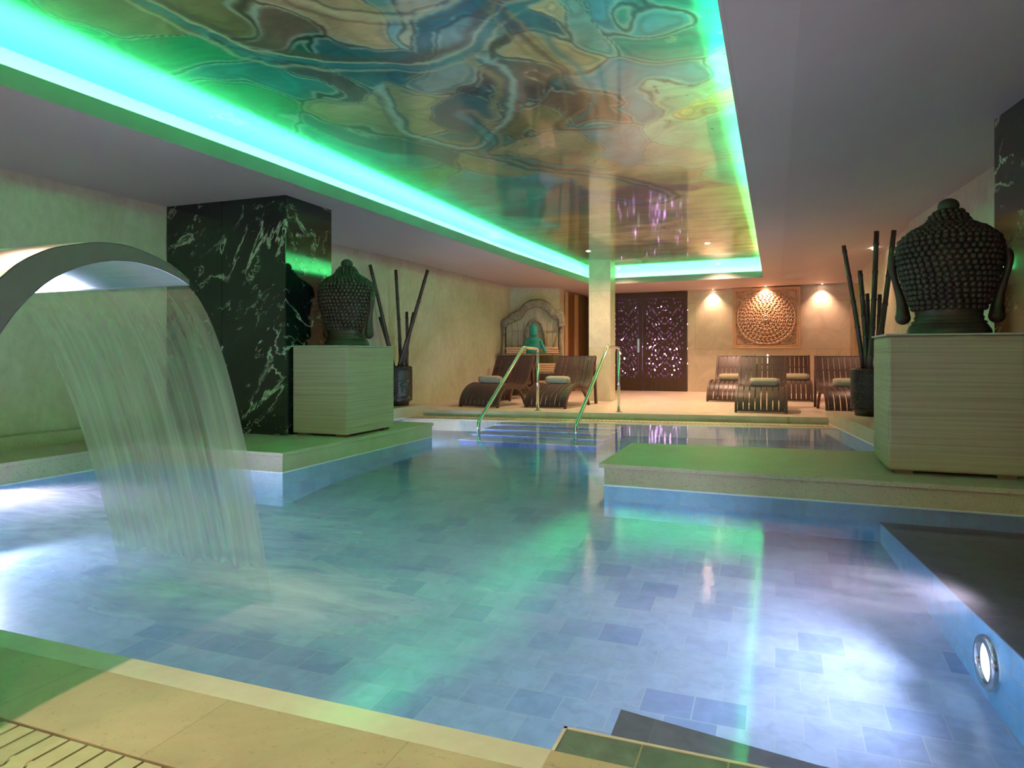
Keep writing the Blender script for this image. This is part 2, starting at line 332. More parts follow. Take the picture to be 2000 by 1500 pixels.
class MB:
    def __init__(s): s.v = []; s.f = []
    def add(s, vs, fs):
        b = len(s.v); s.v += [tuple(v) for v in vs]; s.f += [tuple(i+b for i in f) for f in fs]; return s
    def box(s, a, b):
        x0, y0, z0 = a; x1, y1, z1 = b
        return s.add([(x0,y0,z0),(x1,y0,z0),(x1,y1,z0),(x0,y1,z0),(x0,y0,z1),(x1,y0,z1),(x1,y1,z1),(x0,y1,z1)],
                     [(3,2,1,0),(4,5,6,7),(0,1,5,4),(1,2,6,5),(2,3,7,6),(3,0,4,7)])
    def prism(s, poly, z0, z1):
        n = len(poly)
        z0s = z0 if isinstance(z0, (list, tuple)) else [z0]*n; z1s = z1 if isinstance(z1, (list, tuple)) else [z1]*n
        vs = [(x, y, z0s[i]) for i, (x, y) in enumerate(poly)] + [(x, y, z1s[i]) for i, (x, y) in enumerate(poly)]
        fs = [tuple(range(n-1, -1, -1)), tuple(range(n, 2*n))] + [(i, (i+1) % n, n+(i+1) % n, n+i) for i in range(n)]
        return s.add(vs, fs)
    def tube(s, pts, r, seg=12, cap=True, rs=None, flat=None):
        pts = [Vector(p) for p in pts]; n = len(pts); rs = rs or [r]*n
        prev = None; rings = []
        for i, p in enumerate(pts):
            t = (pts[min(i+1, n-1)] - pts[max(i-1, 0)]).normalized()
            if prev is None:
                u = t.orthogonal().normalized() if abs(t.x) > 0.9 else t.cross(Vector((1, 0, 0))).normalized()
            else: u = (prev - t*prev.dot(t)).normalized()
            prev = u; w_ = t.cross(u)
            rings.append([p + (u*math.cos(2*PI*k/seg) + w_*math.sin(2*PI*k/seg))*rs[i] for k in range(seg)])
        vs = [v for rg in rings for v in rg]; fs = []
        for i in range(n-1):
            for k in range(seg):
                fs.append((i*seg+k, i*seg+(k+1) % seg, (i+1)*seg+(k+1) % seg, (i+1)*seg+k))
        if cap: fs += [tuple(range(seg-1, -1, -1)), tuple((n-1)*seg+k for k in range(seg))]
        return s.add(vs, fs)
    def lathe(s, prof, seg=32, sx=1, sy=1, c=(0, 0, 0), cap=True):
        vs = [(c[0]+r*math.cos(2*PI*k/seg)*sx, c[1]+r*math.sin(2*PI*k/seg)*sy, c[2]+z) for z, r in prof for k in range(seg)]
        fs = [(i*seg+k, i*seg+(k+1) % seg, (i+1)*seg+(k+1) % seg, (i+1)*seg+k) for i in range(len(prof)-1) for k in range(seg)]
        if cap: fs += [tuple(range(seg-1, -1, -1)), tuple((len(prof)-1)*seg+k for k in range(seg))]
        return s.add(vs, fs)
    def ball(s, c, rx, ry=None, rz=None, seg=10, rg=6):
        ry = ry or rx; rz = rz or rx
        vs = [(c[0], c[1], c[2]-rz)]
        for j in range(1, rg):
            a = -PI/2 + PI*j/rg
            vs += [(c[0]+rx*math.cos(a)*math.cos(2*PI*k/seg), c[1]+ry*math.cos(a)*math.sin(2*PI*k/seg), c[2]+rz*math.sin(a)) for k in range(seg)]
        vs.append((c[0], c[1], c[2]+rz)); L = len(vs)-1
        fs = [(0, 1+(k+1) % seg, 1+k) for k in range(seg)]
        for j in range(rg-2):
            a = 1+j*seg; b = a+seg
            fs += [(a+k, a+(k+1) % seg, b+(k+1) % seg, b+k) for k in range(seg)]
        a = 1+(rg-2)*seg; fs += [(a+k, a+(k+1) % seg, L) for k in range(seg)]
        return s.add(vs, fs)
    def build(s, name, mat, parent=None, smooth=False, bevel=0):
        o = mesh_obj(name, s.v, s.f, mat, parent, smooth)
        if bevel:
            b = o.modifiers.new('bevel', 'BEVEL'); b.width = bevel; b.segments = 2; b.limit_method = 'ANGLE'
        return o
def area(name, loc, rot, sx, sy, power, color, parent=None, spread=PI, shape='RECTANGLE'):
    l = bpy.data.lights.new(name, 'AREA'); l.shape = shape; l.size = sx
    if shape in ('RECTANGLE', 'ELLIPSE'): l.size_y = sy
    l.energy = power; l.color = color; l.spread = spread
    o = link(name, l, parent); o.location = loc; o.rotation_euler = rot; return o
def spot(name, loc, direction, power, color, angle=60, blend=0.8, r=0.03, parent=None):
    l = bpy.data.lights.new(name, 'SPOT'); l.energy = power; l.color = color; l.spot_size = math.radians(angle); l.spot_blend = blend; l.shadow_soft_size = r
    o = link(name, l, parent); o.location = loc; o.rotation_euler = Vector(direction).to_track_quat('-Z', 'Y').to_euler(); return o
def smooth_path(pts, n=8):
    P_ = [Vector(p) for p in pts]; out = []
    for i in range(len(P_)-1):
        p0, p1, p2, p3 = P_[max(i-1, 0)], P_[i], P_[i+1], P_[min(i+2, len(P_)-1)]
        for k in range(n):
            t = k/n; out.append(0.5*((2*p1)+(p2-p0)*t+(2*p0-5*p1+4*p2-p3)*t*t+(3*p1-p0-3*p2+p3)*t**3))
    out.append(P_[-1]); return out

# ------------------------------------------------------------------ room shell
DECK = 0.075; LEDGE = 0.15; FLOOR = -0.42
# low plaster soffit around the raised panel
V = [(-6.0,-2.6,2.345),(-5.66,3.5,2.345),(-5.60,5.1,2.345),(-5.20,9.2,2.315),(-5.13,13.2,2.285),(-4.25,15.3,2.27),(-4.25,16.3,2.27),(-1.78,15.3,2.278),(1.5,15.3,2.34),
     (1.44,14.2,2.37),(1.60,9.7,2.53),(1.79,7.0,2.53),(2.1,4.0,2.53),(2.4,-2.6,2.53),
     (-3.97,-1.3,2.345),(-3.90,2.44,2.345),(-3.84,4.32,2.345),(-3.68,9.55,2.31),(-3.41,13.36,2.285),(-0.20,13.14,2.285),(-0.21,8.0,2.33),(-0.22,2.9,2.345),(-0.24,-1.3,2.345),
     (-3.70,16.3,2.27),(-3.70,15.3,2.27),(0.10,13.5,2.287),(0.10,8.0,2.333),(0.10,2.9,2.348),(0.10,-1.6,2.348)]
F = [(0,14,15,1),(1,15,16,2),(2,16,17,3),(3,17,18,4),(4,18,5),(18,24,5),(5,24,23,6),(18,7,24),(18,19,7),(19,25,7),(25,8,7),(25,9,8),(19,20,26,25),(20,21,27,26),(21,22,28,27),(25,26,10,9),(26,27,11,10),(27,12,11),(27,28,13,12),(22,14,0,28),(28,0,13)]
struct(mesh_obj('ceiling', V, F, M['ceiling']), 'low grey brown plaster soffit running round the raised painted panel')
ring = [(-3.97,-1.3,2.345),(-3.90,2.44,2.345),(-3.84,4.32,2.345),(-3.68,9.55,2.31),(-3.41,13.36,2.285),(-0.20,13.14,2.285),(-0.21,8.0,2.33),(-0.22,2.9,2.345),(-0.24,-1.3,2.345)]
outr = [(-4.20,-1.53),(-4.13,2.44),(-4.07,4.32),(-3.91,9.55),(-3.64,13.60),(0.03,13.37),(0.02,8.0),(0.01,2.9),(-0.01,-1.53)]
def rz_(y): return 2.68 - 0.16*max(0, min(1, y/13.4))
# fascia upstand
fv, ff = [], []
n = len(ring)
def off(i, d):   # point between ring and outer
    a, b = Vector(ring[i][:2]), Vector(outr[i]); k = (b-a).normalized()*d; return (a.x+k.x, a.y+k.y)
for i in range(n):
    x, y, z = ring[i]; x2, y2 = off(i, 0.02)
    fv += [(x, y, z-0.001), (x, y, z+0.115), (x2, y2, z+0.115), (x2, y2, z-0.001)]
for i in range(n):
    j = (i+1) % n
    for a, b in ((0,1),(1,2),(2,3)): ff.append((4*i+a, 4*j+a, 4*j+b, 4*i+b))
struct(mesh_obj('trim_1', fv, ff, M['lip_shaded']), 'upstand lip of the lit ceiling cove')
# trough floor + back wall
fv, ff = [], []
for i in range(n):
    x, y, z = ring[i]; x2, y2 = off(i, 0.018); ox, oy = outr[i]; t = rz_(oy)
    fv += [(x2, y2, z+0.012), (ox, oy, z+0.012), (ox, oy, t+0.01)]
for i in range(n):
    j = (i+1) % n
    for a, b in ((0,1),(1,2)): ff.append((3*i+a, 3*j+a, 3*j+b, 3*i+b))
struct(mesh_obj('trim_2', fv, ff, M['cove']), 'inner channel of the lit ceiling cove')

# painted raised panel : agate-like paint computed per vertex
SITES = [(-3.491,2.334,'G'),(-3.656,2.698,'G'),(-3.901,3.421,'G'),(-4.05,4.666,'T2'),(-3.9,6.386,'T2'),(-3.8,7.949,'T'),(-2.686,2.727,'OL'),(-2.78,2.527,'OL'),(-2.588,2.914,'BR'),(-2.556,3.121,'DG'),(-2.354,3.268,'DT'),(-3.042,3.518,'T'),(-2.623,3.387,'DK'),(-3.142,3.111,'G'),(-3.33,4.067,'G'),(-3.39,4.999,'T2'),(-1.925,2.882,'TAN'),(-1.72,2.93,'AQ'),(-1.629,3.023,'TAN'),(-2.023,3.226,'DT'),(-1.617,3.287,'DT'),(-1.672,3.531,'GT'),(-1.933,3.653,'GT'),(-2.34,4.122,'OB'),(-2.143,3.909,'OB'),(-1.646,3.763,'DK'),(-1.362,3.386,'DT'),(-1.202,3.27,'TAN'),(-1.072,3.292,'AQ'),(-1.03,3.514,'AQ'),(-0.8,3.602,'T2'),(-1.033,4.079,'B'),(-0.929,4.665,'B'),(-1.284,3.751,'TAN'),(-1.393,4.386,'BR'),(-1.556,4.135,'DK'),(-1.848,4.311,'DT'),(-2.291,4.838,'T'),(-2.598,4.998,'DT'),(-1.404,4.926,'BR'),(-1.742,4.737,'OL'),(-2.221,5.292,'OB'),(-1.876,5.349,'TAN'),(-1.389,5.321,'GB'),(-0.646,4.396,'PA'),(-0.782,4.621,'PA'),(-0.465,4.793,'Y'),(-0.369,4.104,'PA'),(-0.435,3.681,'T2'),(-0.64,5.102,'PA'),(-0.983,5.342,'GB'),(-1.289,5.807,'GB'),(-0.655,5.895,'PB'),(-1.16,6.573,'TAN'),(-1.689,6.471,'TAN'),(-1.225,7.577,'MV'),(-0.818,7.867,'TAN'),(-2.172,7.213,'DT'),(-2.237,6.696,'B'),(-2.572,6.684,'T2'),(-2.065,6.031,'OB'),(-2.965,6.779,'T2'),(-3.274,6.414,'T2'),(-3.46,5.893,'G'),(-1.858,8.369,'OL'),(-1.421,9.664,'TAN'),(-0.754,9.92,'TAN'),(-2.689,9.176,'OL'),(-2.502,11.27,'BR'),(-0.95,12.504,'OL'),(-1.943,13.213,'T2'),(-2.976,8.286,'T2'),(-0.326,6.701,'PA'),(-0.303,5.474,'PA'),(-0.296,3.563,'T2'),(-0.552,3.411,'T2'),(-0.783,3.296,'B'),(-1.262,3.138,'OL'),
         (-3.5,1.2,'G'),(-2.4,1.3,'OL'),(-1.5,1.5,'DT'),(-0.6,1.2,'T2'),(-2.9,0.0,'T'),(-1.8,0.1,'TAN'),(-0.7,-0.2,'PA'),(-1.5,-1.0,'B'),(-3.3,-1.0,'G'),(-3.7,10.5,'T'),(-3.2,12.0,'G'),(-1.6,11.3,'OL'),(-0.5,11.4,'TAN')]
PAL0 = {'G':(0.02,0.34,0.15),'T2':(0.02,0.36,0.34),'T':(0.02,0.27,0.26),'DT':(0.02,0.16,0.20),'DG':(0.02,0.13,0.08),'DK':(0.09,0.08,0.10),'OL':(0.26,0.22,0.10),
       'BR':(0.20,0.12,0.09),'TAN':(0.60,0.44,0.25),'AQ':(0.26,0.48,0.46),'GT':(0.20,0.33,0.32),'OB':(0.34,0.34,0.19),'B':(0.05,0.37,0.48),'GB':(0.33,0.42,0.46),
       'PA':(0.42,0.62,0.48),'Y':(0.66,0.58,0.26),'PB':(0.55,0.53,0.40),'MV':(0.25,0.14,0.19)}
PAL = {k_: tuple(min(0.85, c_*1.15) for c_ in v_) for k_, v_ in PAL0.items()}
def vnoise(x, y, seed):
    r = np.random.default_rng(seed); T = r.random((256, 256))
    xi = np.floor(x).astype(int); yi = np.floor(y).astype(int); fx = x-xi; fy = y-yi
    fx = fx*fx*(3-2*fx); fy = fy*fy*(3-2*fy); q = lambda a, b: T[a % 256, b % 256]
    return (q(xi, yi)*(1-fx)+q(xi+1, yi)*fx)*(1-fy)+(q(xi, yi+1)*(1-fx)+q(xi+1, yi+1)*fx)*fy - 0.5
def fbm(x, y, seed, oct_=5, gain=0.5):
    s_ = 0; a = 1.0
    for o_ in range(oct_): s_ = s_+a*vnoise(x*2**o_, y*2**o_, seed+o_); a *= gain
    return s_
RIBBONS = [
 [(-2.877, 2.417), (-2.875, 2.731), (-2.852, 3.088), (-2.589, 3.419), (-2.138, 3.581), (-1.828, 3.574), (-1.53, 3.407), (-1.266, 3.155), (-1.118, 3.115)],
 [(-2.404, 3.88), (-2.565, 4.354), (-2.594, 4.869), (-2.355, 5.105), (-2.034, 4.788), (-1.687, 4.226), (-1.611, 3.653)],
 [(-2.482, 5.257), (-2.211, 5.699), (-1.889, 6.103), (-1.4, 6.6), (-1.03, 7.323), (-1.25, 7.7), (-1.9, 7.3)],
 [(-1.232, 3.204), (-1.219, 3.689), (-1.191, 4.104), (-1.223, 4.56), (-1.51, 5.0), (-1.199, 5.1)],
 [(-2.151, 2.748), (-2.067, 2.907), (-1.857, 3.069), (-1.61, 3.062), (-1.495, 3.002)],
 [(-2.09, 4.5), (-2.1, 5.1), (-2.3, 5.4), (-1.85, 5.85), (-1.45, 6.2)]]
def mural():
    nx, ny = 400, 1150
    ys = np.linspace(-1.53, 13.62, ny); u = np.linspace(0, 1, nx)
    def bnd(k, y):
        py = [p[1] for p in k]; px = [p[0] for p in k]; return np.interp(y, py, px)
    L = bnd(outr[:5], ys); R = bnd(outr[5:][::-1], ys)
    X = L[:, None]*(1-u)+R[:, None]*u; Y = np.repeat(ys[:, None], nx, 1)
    Z = 2.68 - 0.16*np.clip(Y/13.4, 0, 1)
    wx = X + 0.75*fbm(X*1.3, Y*0.9, 11, 3) + 0.15*fbm(X*4, Y*3, 21, 4, 0.5)*np.clip((Y-1)/3+vnoise(X, Y, 3)*2, 0.1, 1)
    wy = Y + 0.75*fbm(X*1.2, Y*0.8, 31, 3) + 0.13*fbm(X*4, Y*3.5, 41, 4, 0.5)*np.clip(0.5+vnoise(X, Y, 4)*2, 0.1, 1)
    P_ = np.array([(a, b) for a, b, c in SITES]); Q = np.array([PAL[c] for a, b, c in SITES])
    sc = np.clip(0.55+0.07*(P_[:, 1]-3), 0.55, 1.2)
    d = np.sqrt((wx[..., None]-P_[:, 0])**2 + ((wy[..., None]-P_[:, 1])*0.8)**2)/sc
    idx = np.argsort(d, axis=-1)[..., :3]; dd = np.take_along_axis(d, idx, -1)
    wgt = 1/(dd**3+1e-3); wgt = wgt**3; wgt /= wgt.sum(-1, keepdims=True)
    col = (Q[idx]*wgt[..., None]).sum(-2)
    e = dd[..., 1]-dd[..., 0]; far = np.clip((7.5-Y)/3, 0.15, 1)
    different = (np.abs(Q[idx[..., 0]]-Q[idx[..., 1]]).sum(-1) > 0.12)
    line = np.exp(-((e-0.05)/0.018)**2)*different*far*(fbm(X*3, Y*3, 51) > -0.15)
    line2 = np.exp(-((e-0.15)/0.02)**2)*different*far*(fbm(X*2, Y*2, 61) > 0.0)
    dark = np.exp(-(e/0.028)**2)*different*far
    col = col*(1-0.62*dark[..., None])
    col = col*(1-0.6*line[..., None])+np.array((0.45, 0.60, 0.50))*0.6*line[..., None]
    col = col*(1-0.5*line2[..., None])+np.array((0.05, 0.30, 0.34))*0.5*line2[..., None]
    ag = np.sin(e*30+3*fbm(X*2, Y*2, 71))*np.clip(1-e*2.2, 0, 1)*np.clip((7-Y)/3, 0.1, 1)
    col = col*(1+0.2*ag[..., None])
    bands = np.sin((wx*1.6+wy*0.9)*8)
    col = col*(1+0.10*bands[..., None])
    sm = fbm(X*2.2, Y*2.2, 77)[..., None]; col = col*(1+0.4*sm)
    sp = fbm(X*11, Y*7, 81) ; mask = (fbm(X*1.3, Y*1.3, 91) > 0.05)
    fleck = ((sp > 0.55) & mask & (X > -1.3) & (Y < 7))[..., None]; col = np.where(fleck, col*0.5+np.array((0.5, 0.58, 0.45))*0.5, col)
    fleck2 = ((sp < -0.6) & (Y > 4) & (X > -2))[..., None]; col = np.where(fleck2, col*0.45, col)
    streak = fbm(X*1.2, Y*14, 101)[..., None]*np.clip((Y-6)/3, 0, 1)[..., None]; col = col*(1+0.55*streak)
    tint = [((0.05, 0.30, 0.32), (0.62, 0.62, 0.42), (0.16, 0.10, 0.08)), ((0.45, 0.66, 0.62), (0.04, 0.20, 0.22), (0.40, 0.38, 0.22)), ((0.03, 0.14, 0.18), (0.10, 0.52, 0.58), (0.12, 0.08, 0.08)),
            ((0.14, 0.09, 0.07), (0.40, 0.30, 0.16), (0.05, 0.28, 0.30)), ((0.66, 0.58, 0.36), (0.18, 0.13, 0.08), (0.50, 0.42, 0.24)), ((0.10, 0.40, 0.44), (0.05, 0.16, 0.18), (0.42, 0.36, 0.22))]
    jx = X+0.10*fbm(X*3, Y*3, 131, 4); jy = Y+0.14*fbm(X*3, Y*2.5, 141, 4)
    for rib, cs in zip(RIBBONS, tint):
        pts = np.array([(p.x, p.y) for p in smooth_path([(a, b, 0) for a, b in rib], 8)])
        best = np.full(X.shape, 9.0); sgn = np.zeros(X.shape)
        for p, q in zip(pts[:-1], pts[1:]):
            dq = q-p; L2 = (dq**2).sum()
            if L2 < 1e-9: continue
            tt = np.clip(((jx-p[0])*dq[0]+(jy-p[1])*dq[1])/L2, 0, 1)
            ex = jx-p[0]-tt*dq[0]; ey = jy-p[1]-tt*dq[1]; dd_ = np.sqrt(ex**2+ey**2)
            m_ = dd_ < best; best = np.where(m_, dd_, best); sgn = np.where(m_, np.sign(dq[0]*ey-dq[1]*ex), sgn)
        sd = best*sgn; wd = 0.16
        fall = np.clip(1-best/wd, 0, 1)
        a0 = np.exp(-(sd/0.012)**2); a1 = np.exp(-((sd-0.045)/0.028)**2); a2 = np.exp(-((sd+0.055)/0.035)**2); a3 = np.exp(-((sd-0.11)/0.014)**2)
        for al, cc in ((a1*0.8, cs[0]), (a2*0.75, cs[2]), (a0*0.85, cs[1]), (a3*0.6, cs[1])):
            col = col*(1-al[..., None])+np.array(cc)*al[..., None]
    col = 1.12*np.clip(col, 0.004, 0.8)**1.18
    vs = np.stack([X, Y, Z], -1).reshape(-1, 3)
    i = np.arange(ny-1)[:, None]*nx+np.arange(nx-1); i = i.ravel()
    fs = np.stack([i, i+nx, i+nx+1, i+1], -1)
    me = bpy.data.meshes.new('painted_ceiling_panel')
    me.vertices.add(len(vs)); me.vertices.foreach_set('co', vs.ravel())
    me.loops.add(fs.size); me.loops.foreach_set('vertex_index', fs.ravel())
    me.polygons.add(len(fs)); me.polygons.foreach_set('loop_start', np.arange(0, fs.size, 4)); me.polygons.foreach_set('loop_total', np.full(len(fs), 4))
    me.update(calc_edges=True)
    a = me.color_attributes.new('paint', 'FLOAT_COLOR', 'POINT')
    a.data.foreach_set('color', np.concatenate([col.reshape(-1, 3), np.ones((len(vs), 1))], 1).ravel().astype(np.float32))
    me.materials.append(M['mural']); o = link('ceiling_panel', me)
    struct(o, 'glossy raised ceiling panel painted with teal, green and tan agate swirls'); return o
mural()

# LED tape in the cove trough: one tape per run
def run_light(i, j, k):
    a = Vector((*off(i, 0.10), ring[i][2]+0.03)); b = Vector((*off(j, 0.10), ring[j][2]+0.03))
    d = (b-a); L = d.length; mid = (a+b)/2
    inward = (Vector((*outr[i], 0))-Vector((*ring[i][:2], 0))).normalized()
    dirn = (Vector((0, 0, 1)) + inward*0.30).normalized()
    nrm = d.normalized().cross(Vector((0, 0, 1))).normalized()*0.008
    t = MB().add([a-nrm, b-nrm, b+nrm, a+nrm], [(0, 1, 2, 3)]) if False else MB().tube([a+Vector((0,0,-.012)), b+Vector((0,0,-.012))], 0.006, 6)
    o = t.build('led_tape', M['led'])
    tag(o, None, None); struct(o); o.name = 'trim_%d' % (10+k); o['label'] = 'green led tape lying in the cove trough'
    l = area('cove_light', mid+Vector((0, 0, 0.004)), (0, 0, 0), L, 0.03, LED_W*L, GREEN)
    x = d.normalized(); z = -dirn; z = (z - x*z.dot(x)).normalized(); y = z.cross(x)
    l.rotation_euler = Matrix((x, y, z)).transposed().to_euler()
k = 0
for i in range(n):
    run_light(i, (i+1) % n, k); k += 1

# walls
def wall(name, pts, z0, z1, mat, label=None, th=0.12, side=1):
    mb = MB()
    for (a, b) in zip(pts[:-1], pts[1:]):
        A, B = Vector(a), Vector(b); nn = Vector((-(B-A).y, (B-A).x)).normalized()*th*side
        mb.prism([tuple(A), tuple(B), tuple(B+nn), tuple(A+nn)] if side < 0 else [tuple(A), tuple(A+nn), tuple(B+nn), tuple(B)][::-1], z0, z1)
    o = mb.build(name, mat); struct(o, label); return o
wall('wall_left', [(-6.0,-2.6),(-5.66,3.5),(-5.60,5.1),(-5.13,13.2)], -0.5, 2.6, M['plaster'], 'mottled beige plaster wall on the left side of the pool', side=1)
wall('wall_back_left', [(-5.13,13.2),(-4.22,13.75)], -0.1, 2.6, M['plaster'], 'short plaster wall behind the carved shelf')
wall('wall_recess', [(-4.22,13.75),(-4.25,16.3),(-3.70,16.3),(-3.74,15.3)], -0.1, 2.6, M['backwall'], 'side wall of the recess with the brown panel door')
wall('wall_back', [(-1.776,15.3),(1.55,15.36)], -0.1, 2.6, M['backwall'], 'back wall of polished cream stone panels')
wall('wall_back_over_door', [(-3.74,15.3),(-1.776,15.3)], 2.255, 2.6, M['door'], 'dark panel above the double door')
wall('wall_right', [(1.5,15.4),(1.44,14.2),(1.60,9.72)], -0.1, 2.8, M['plaster'], 'right wall beside the loungers')
wall('wall_right_near', [(1.62,9.70),(1.53,9.70),(1.79,7.0),(2.1,4.0),(2.4,-2.6)], -0.5, 2.8, M['plaster'], 'right wall behind the large bust', side=1)
wall('wall_front', [(2.4,-2.6),(-6.0,-2.6)], -0.5, 2.8, M['plaster'], 'plaster wall behind the viewpoint')
bm = MB().prism([(-5.50,3.0),(-5.56,5.05),(-5.62,5.05),(-5.70,-2.6),(-5.55,-2.6)][::-1], LEDGE, LEDGE+0.10)
struct(bm.build('baseboard_left', M['ledge']), 'stone kerb along the foot of the left wall')

# pillars
def block(name, poly, z0, z1, mat, label, cat, bevel=0.004, kind=None):
    o = MB().prism(poly, z0, z1).build(name, mat, bevel=bevel)
    if kind: struct(o, label)
    else: tag(o, label, cat)
    return o
lm = thing('marble_pillar', 'dark green veined marble pillar at the left wall behind the bust', 'pillar', (-4.156, 5.06, LEDGE))
MB().box((-1.44, 0, 0), (-0.745, 0.69, 2.195)).build('marble_panel', M['marble'], lm, bevel=0.002)
MB().box((-0.741, 0, 0), (0, 0.69, 2.195)).build('marble_panel', M['marble'], lm, bevel=0.002)
rm_ = thing('marble_pillar', 'dark green veined marble pillar at the right edge behind the large bust', 'pillar', (1.39, 5.50, LEDGE))
MB().prism([(0, 0), (0.125, -0.90), (0.75, -0.90), (0.75, 0.05)], 0, 2.38).build('marble_panel', M['marble'], rm_, bevel=0.002)
cp = MB().box((-3.05, 11.68, DECK), (-2.665, 12.07, 2.56)).build('stone_column', M['column'], bevel=0.004)
tag(cp, 'square cream stone column rising from the far deck into the lit ceiling panel', 'column')

# ------------------------------------------------------------------ pool, ledges, decks
fp = [(1.2, -0.44), (2.0, -0.42), (3.0, -0.38), (4.0, -0.27), (4.8, -0.19), (6.5, -0.155), (9.6, -0.145)]
fv = [(x, y, z) for y, z in fp for x in (-6.0, 2.2)]
struct(mesh_obj('floor', fv, [(2*i, 2*i+1, 2*i+3, 2*i+2) for i in range(len(fp)-1)], M['poolfloor']), 'blue tiled pool floor')
# pool wall blocks under ledges (blue tile) and stone ledges on top
def ledge_pair(k, poly, label, over=0.0, side_top=0.03):
    struct(MB().prism(poly, FLOOR, 0.0).build('wall_pool_%s' % k, M['poolwall']), 'blue tiled pool wall under ' + label)
    struct(MB().prism(poly, 0.0, LEDGE-side_top).build('trim_ledge_%s' % k, M['ledge'], bevel=0.002), 'stone face of ' + label)
    cx = sum(p[0] for p in poly)/len(poly); cy = sum(p[1] for p in poly)/len(poly)
    ov = [(x+(over if x > cx else -over), y+(over if y > cy else -over)) for x, y in poly]
    struct(MB().prism(ov, LEDGE-side_top, LEDGE).build('floor_ledge_%s' % k, M['ledge'], bevel=0.003), 'stone top slab of ' + label)
    g_ = [(x+(0.004 if x > cx else -0.004), y+(0.004 if y > cy else -0.004)) for x, y in poly]
    struct(MB().prism(g_, -0.006, 0.005).build('trim_waterline_%s' % k, M['grout']), 'white waterline joint of ' + label)
ledge_pair('left', [(-5.7,4.17),(-3.453,4.17),(-3.453,6.57),(-5.7,6.57)], 'the raised ledge under the left bust', 0.012)
ledge_pair('left_bench', [(-5.75,-2.5),(-4.90,-2.5),(-4.90,4.168),(-5.75,4.168)], 'the ledge along the left wall')
ledge_pair('left_far', [(-5.60,6.572),(-4.88,6.572),(-4.80,9.03),(-5.45,9.03)], 'the ledge carrying the left planter')
ledge_pair('right', [(-1.085,4.57),(2.0,4.50),(1.95,5.94),(-1.085,5.65)], 'the raised ledge under the right bust', 0.03)
ledge_pair('right_far', [(0.62,9.85),(1.09,5.95),(1.90,5.95),(1.60,9.85)][::-1][::-1], 'the ledge carrying the right planter')
# far deck
dk = [(-5.3,8.86),(-4.82,8.9),(-4.38,8.92),(-1.79,9.36),(0.66,9.66),(1.9,9.80),(1.9,16.4),(-5.3,16.4)]
struct(MB().prism(dk, -0.03, DECK).build('floor_far_deck', M['deck']), 'pinkish limestone deck around the loungers')
gt = [(-4.82,8.30),(-1.91,8.61),(-0.9,8.68),(0.72,8.96),(0.70,9.66),(-1.79,9.36),(-4.80,8.90)]
struct(MB().prism(gt, FLOOR, -0.012).build('floor_gutter', M['ledge']), 'stone gutter bed at the far end of the pool')
# slotted overflow grating on the far side: a lip and a row of teeth
fg = thing('overflow_grate', 'slotted overflow grate along the far edge of the pool', 'grate', (0, 0, 0))
lipA, lipB = Vector((-4.78, 8.32)), Vector((0.70, 8.96))
b1 = MB()
def strip(mb, A, B, w0, w1, z0, z1):
    d = (B-A).normalized(); nn = Vector((-d.y, d.x)); mb.prism([tuple(A+nn*w0), tuple(B+nn*w0), tuple(B+nn*w1), tuple(A+nn*w1)], z0, z1)
strip(b1, lipA, lipB, 0.0, 0.16, -0.012, 0.004); b1.build('edge_strip', M['ledge'], fg)
b2 = MB(); L_ = (lipB-lipA).length; d_ = (lipB-lipA).normalized(); cnt = int(L_/0.055)
for i in range(cnt):
    A = lipA + d_*(0.055*i+0.01); strip(b2, A, A+d_*0.034, 0.17, 0.36, -0.010, 0.010)
b2.build('grate_bar', M['grate'], fg)['kind'] = 'stuff'
# near deck with lip, edge tiles, steps and slotted grate
struct(MB().box((-6.0, -2.6, -0.30), (2.4, 0.79, 0.006)).build('floor_near_deck', M['neardeck']), 'sandy limestone deck in the foreground')
struct(MB().box((-6.0, 1.105, -0.30), (2.4, 1.372, 0.006)).build('floor_coping', M['neardeck'], bevel=0.002), 'sandy limestone coping slabs in the foreground')
struct(MB().box((-6.0, 1.372, -0.42), (-0.465, 1.462, 0.004)).build('trim_lip', M['lip'], bevel=0.003), 'pale wet overflow lip of the near pool edge')
struct(MB().box((-0.465, 1.372, -0.42), (2.4, 1.457, 0.0055)).build('trim_lip_right', M['neardeck'], bevel=0.002), 'limestone lip beside the edge tiles')
struct(MB().box((-6.0, 0.79, -0.30), (2.4, 1.105, -0.06)).build('trim_gutter', M['dark']), 'dark gutter under the foreground grate')
struct(MB().box((-0.463, 1.457, -0.40), (2.4, 1.556, 0.003)).build('trim_edge_tiles', M['greentile']), 'row of grey green tiles at the pool corner step')
mbf = MB(); mbf.box((-0.467, 1.457, -0.40), (-0.459, 1.562, 0.005)); mbf.box((-0.467, 1.554, -0.40), (2.4, 1.562, 0.005))
struct(mbf.build('trim_edge_joint', M['lip']), 'beige joint framing the grey green edge tiles')
struct(MB().prism([(-0.395, 1.562), (2.4, 1.562), (2.4, 1.72), (0.10, 1.80), (-0.40, 1.886)], FLOOR, -0.10).build('floor_pool_step', M['slate_refl']), 'dark submerged step below the corner tiles')
# right submerged bench
struct(MB().prism([(0.575, 4.60), (0.759, 2.68), (0.87, 1.50), (2.4, 1.50), (2.4, 4.60)], FLOOR, -0.104).build('wall_pool_bench', M['poolwall']), 'blue tiled side of the submerged bench')
struct(MB().prism([(0.570, 4.60), (0.754, 2.68), (0.865, 1.50), (2.4, 1.50), (2.4, 4.60)], -0.104, -0.098).build('floor_pool_bench', M['slate_refl']), 'top of the submerged bench at the right, coloured dark as reflected marble')  # bench tiles coloured dark in place of the marble reflected above them
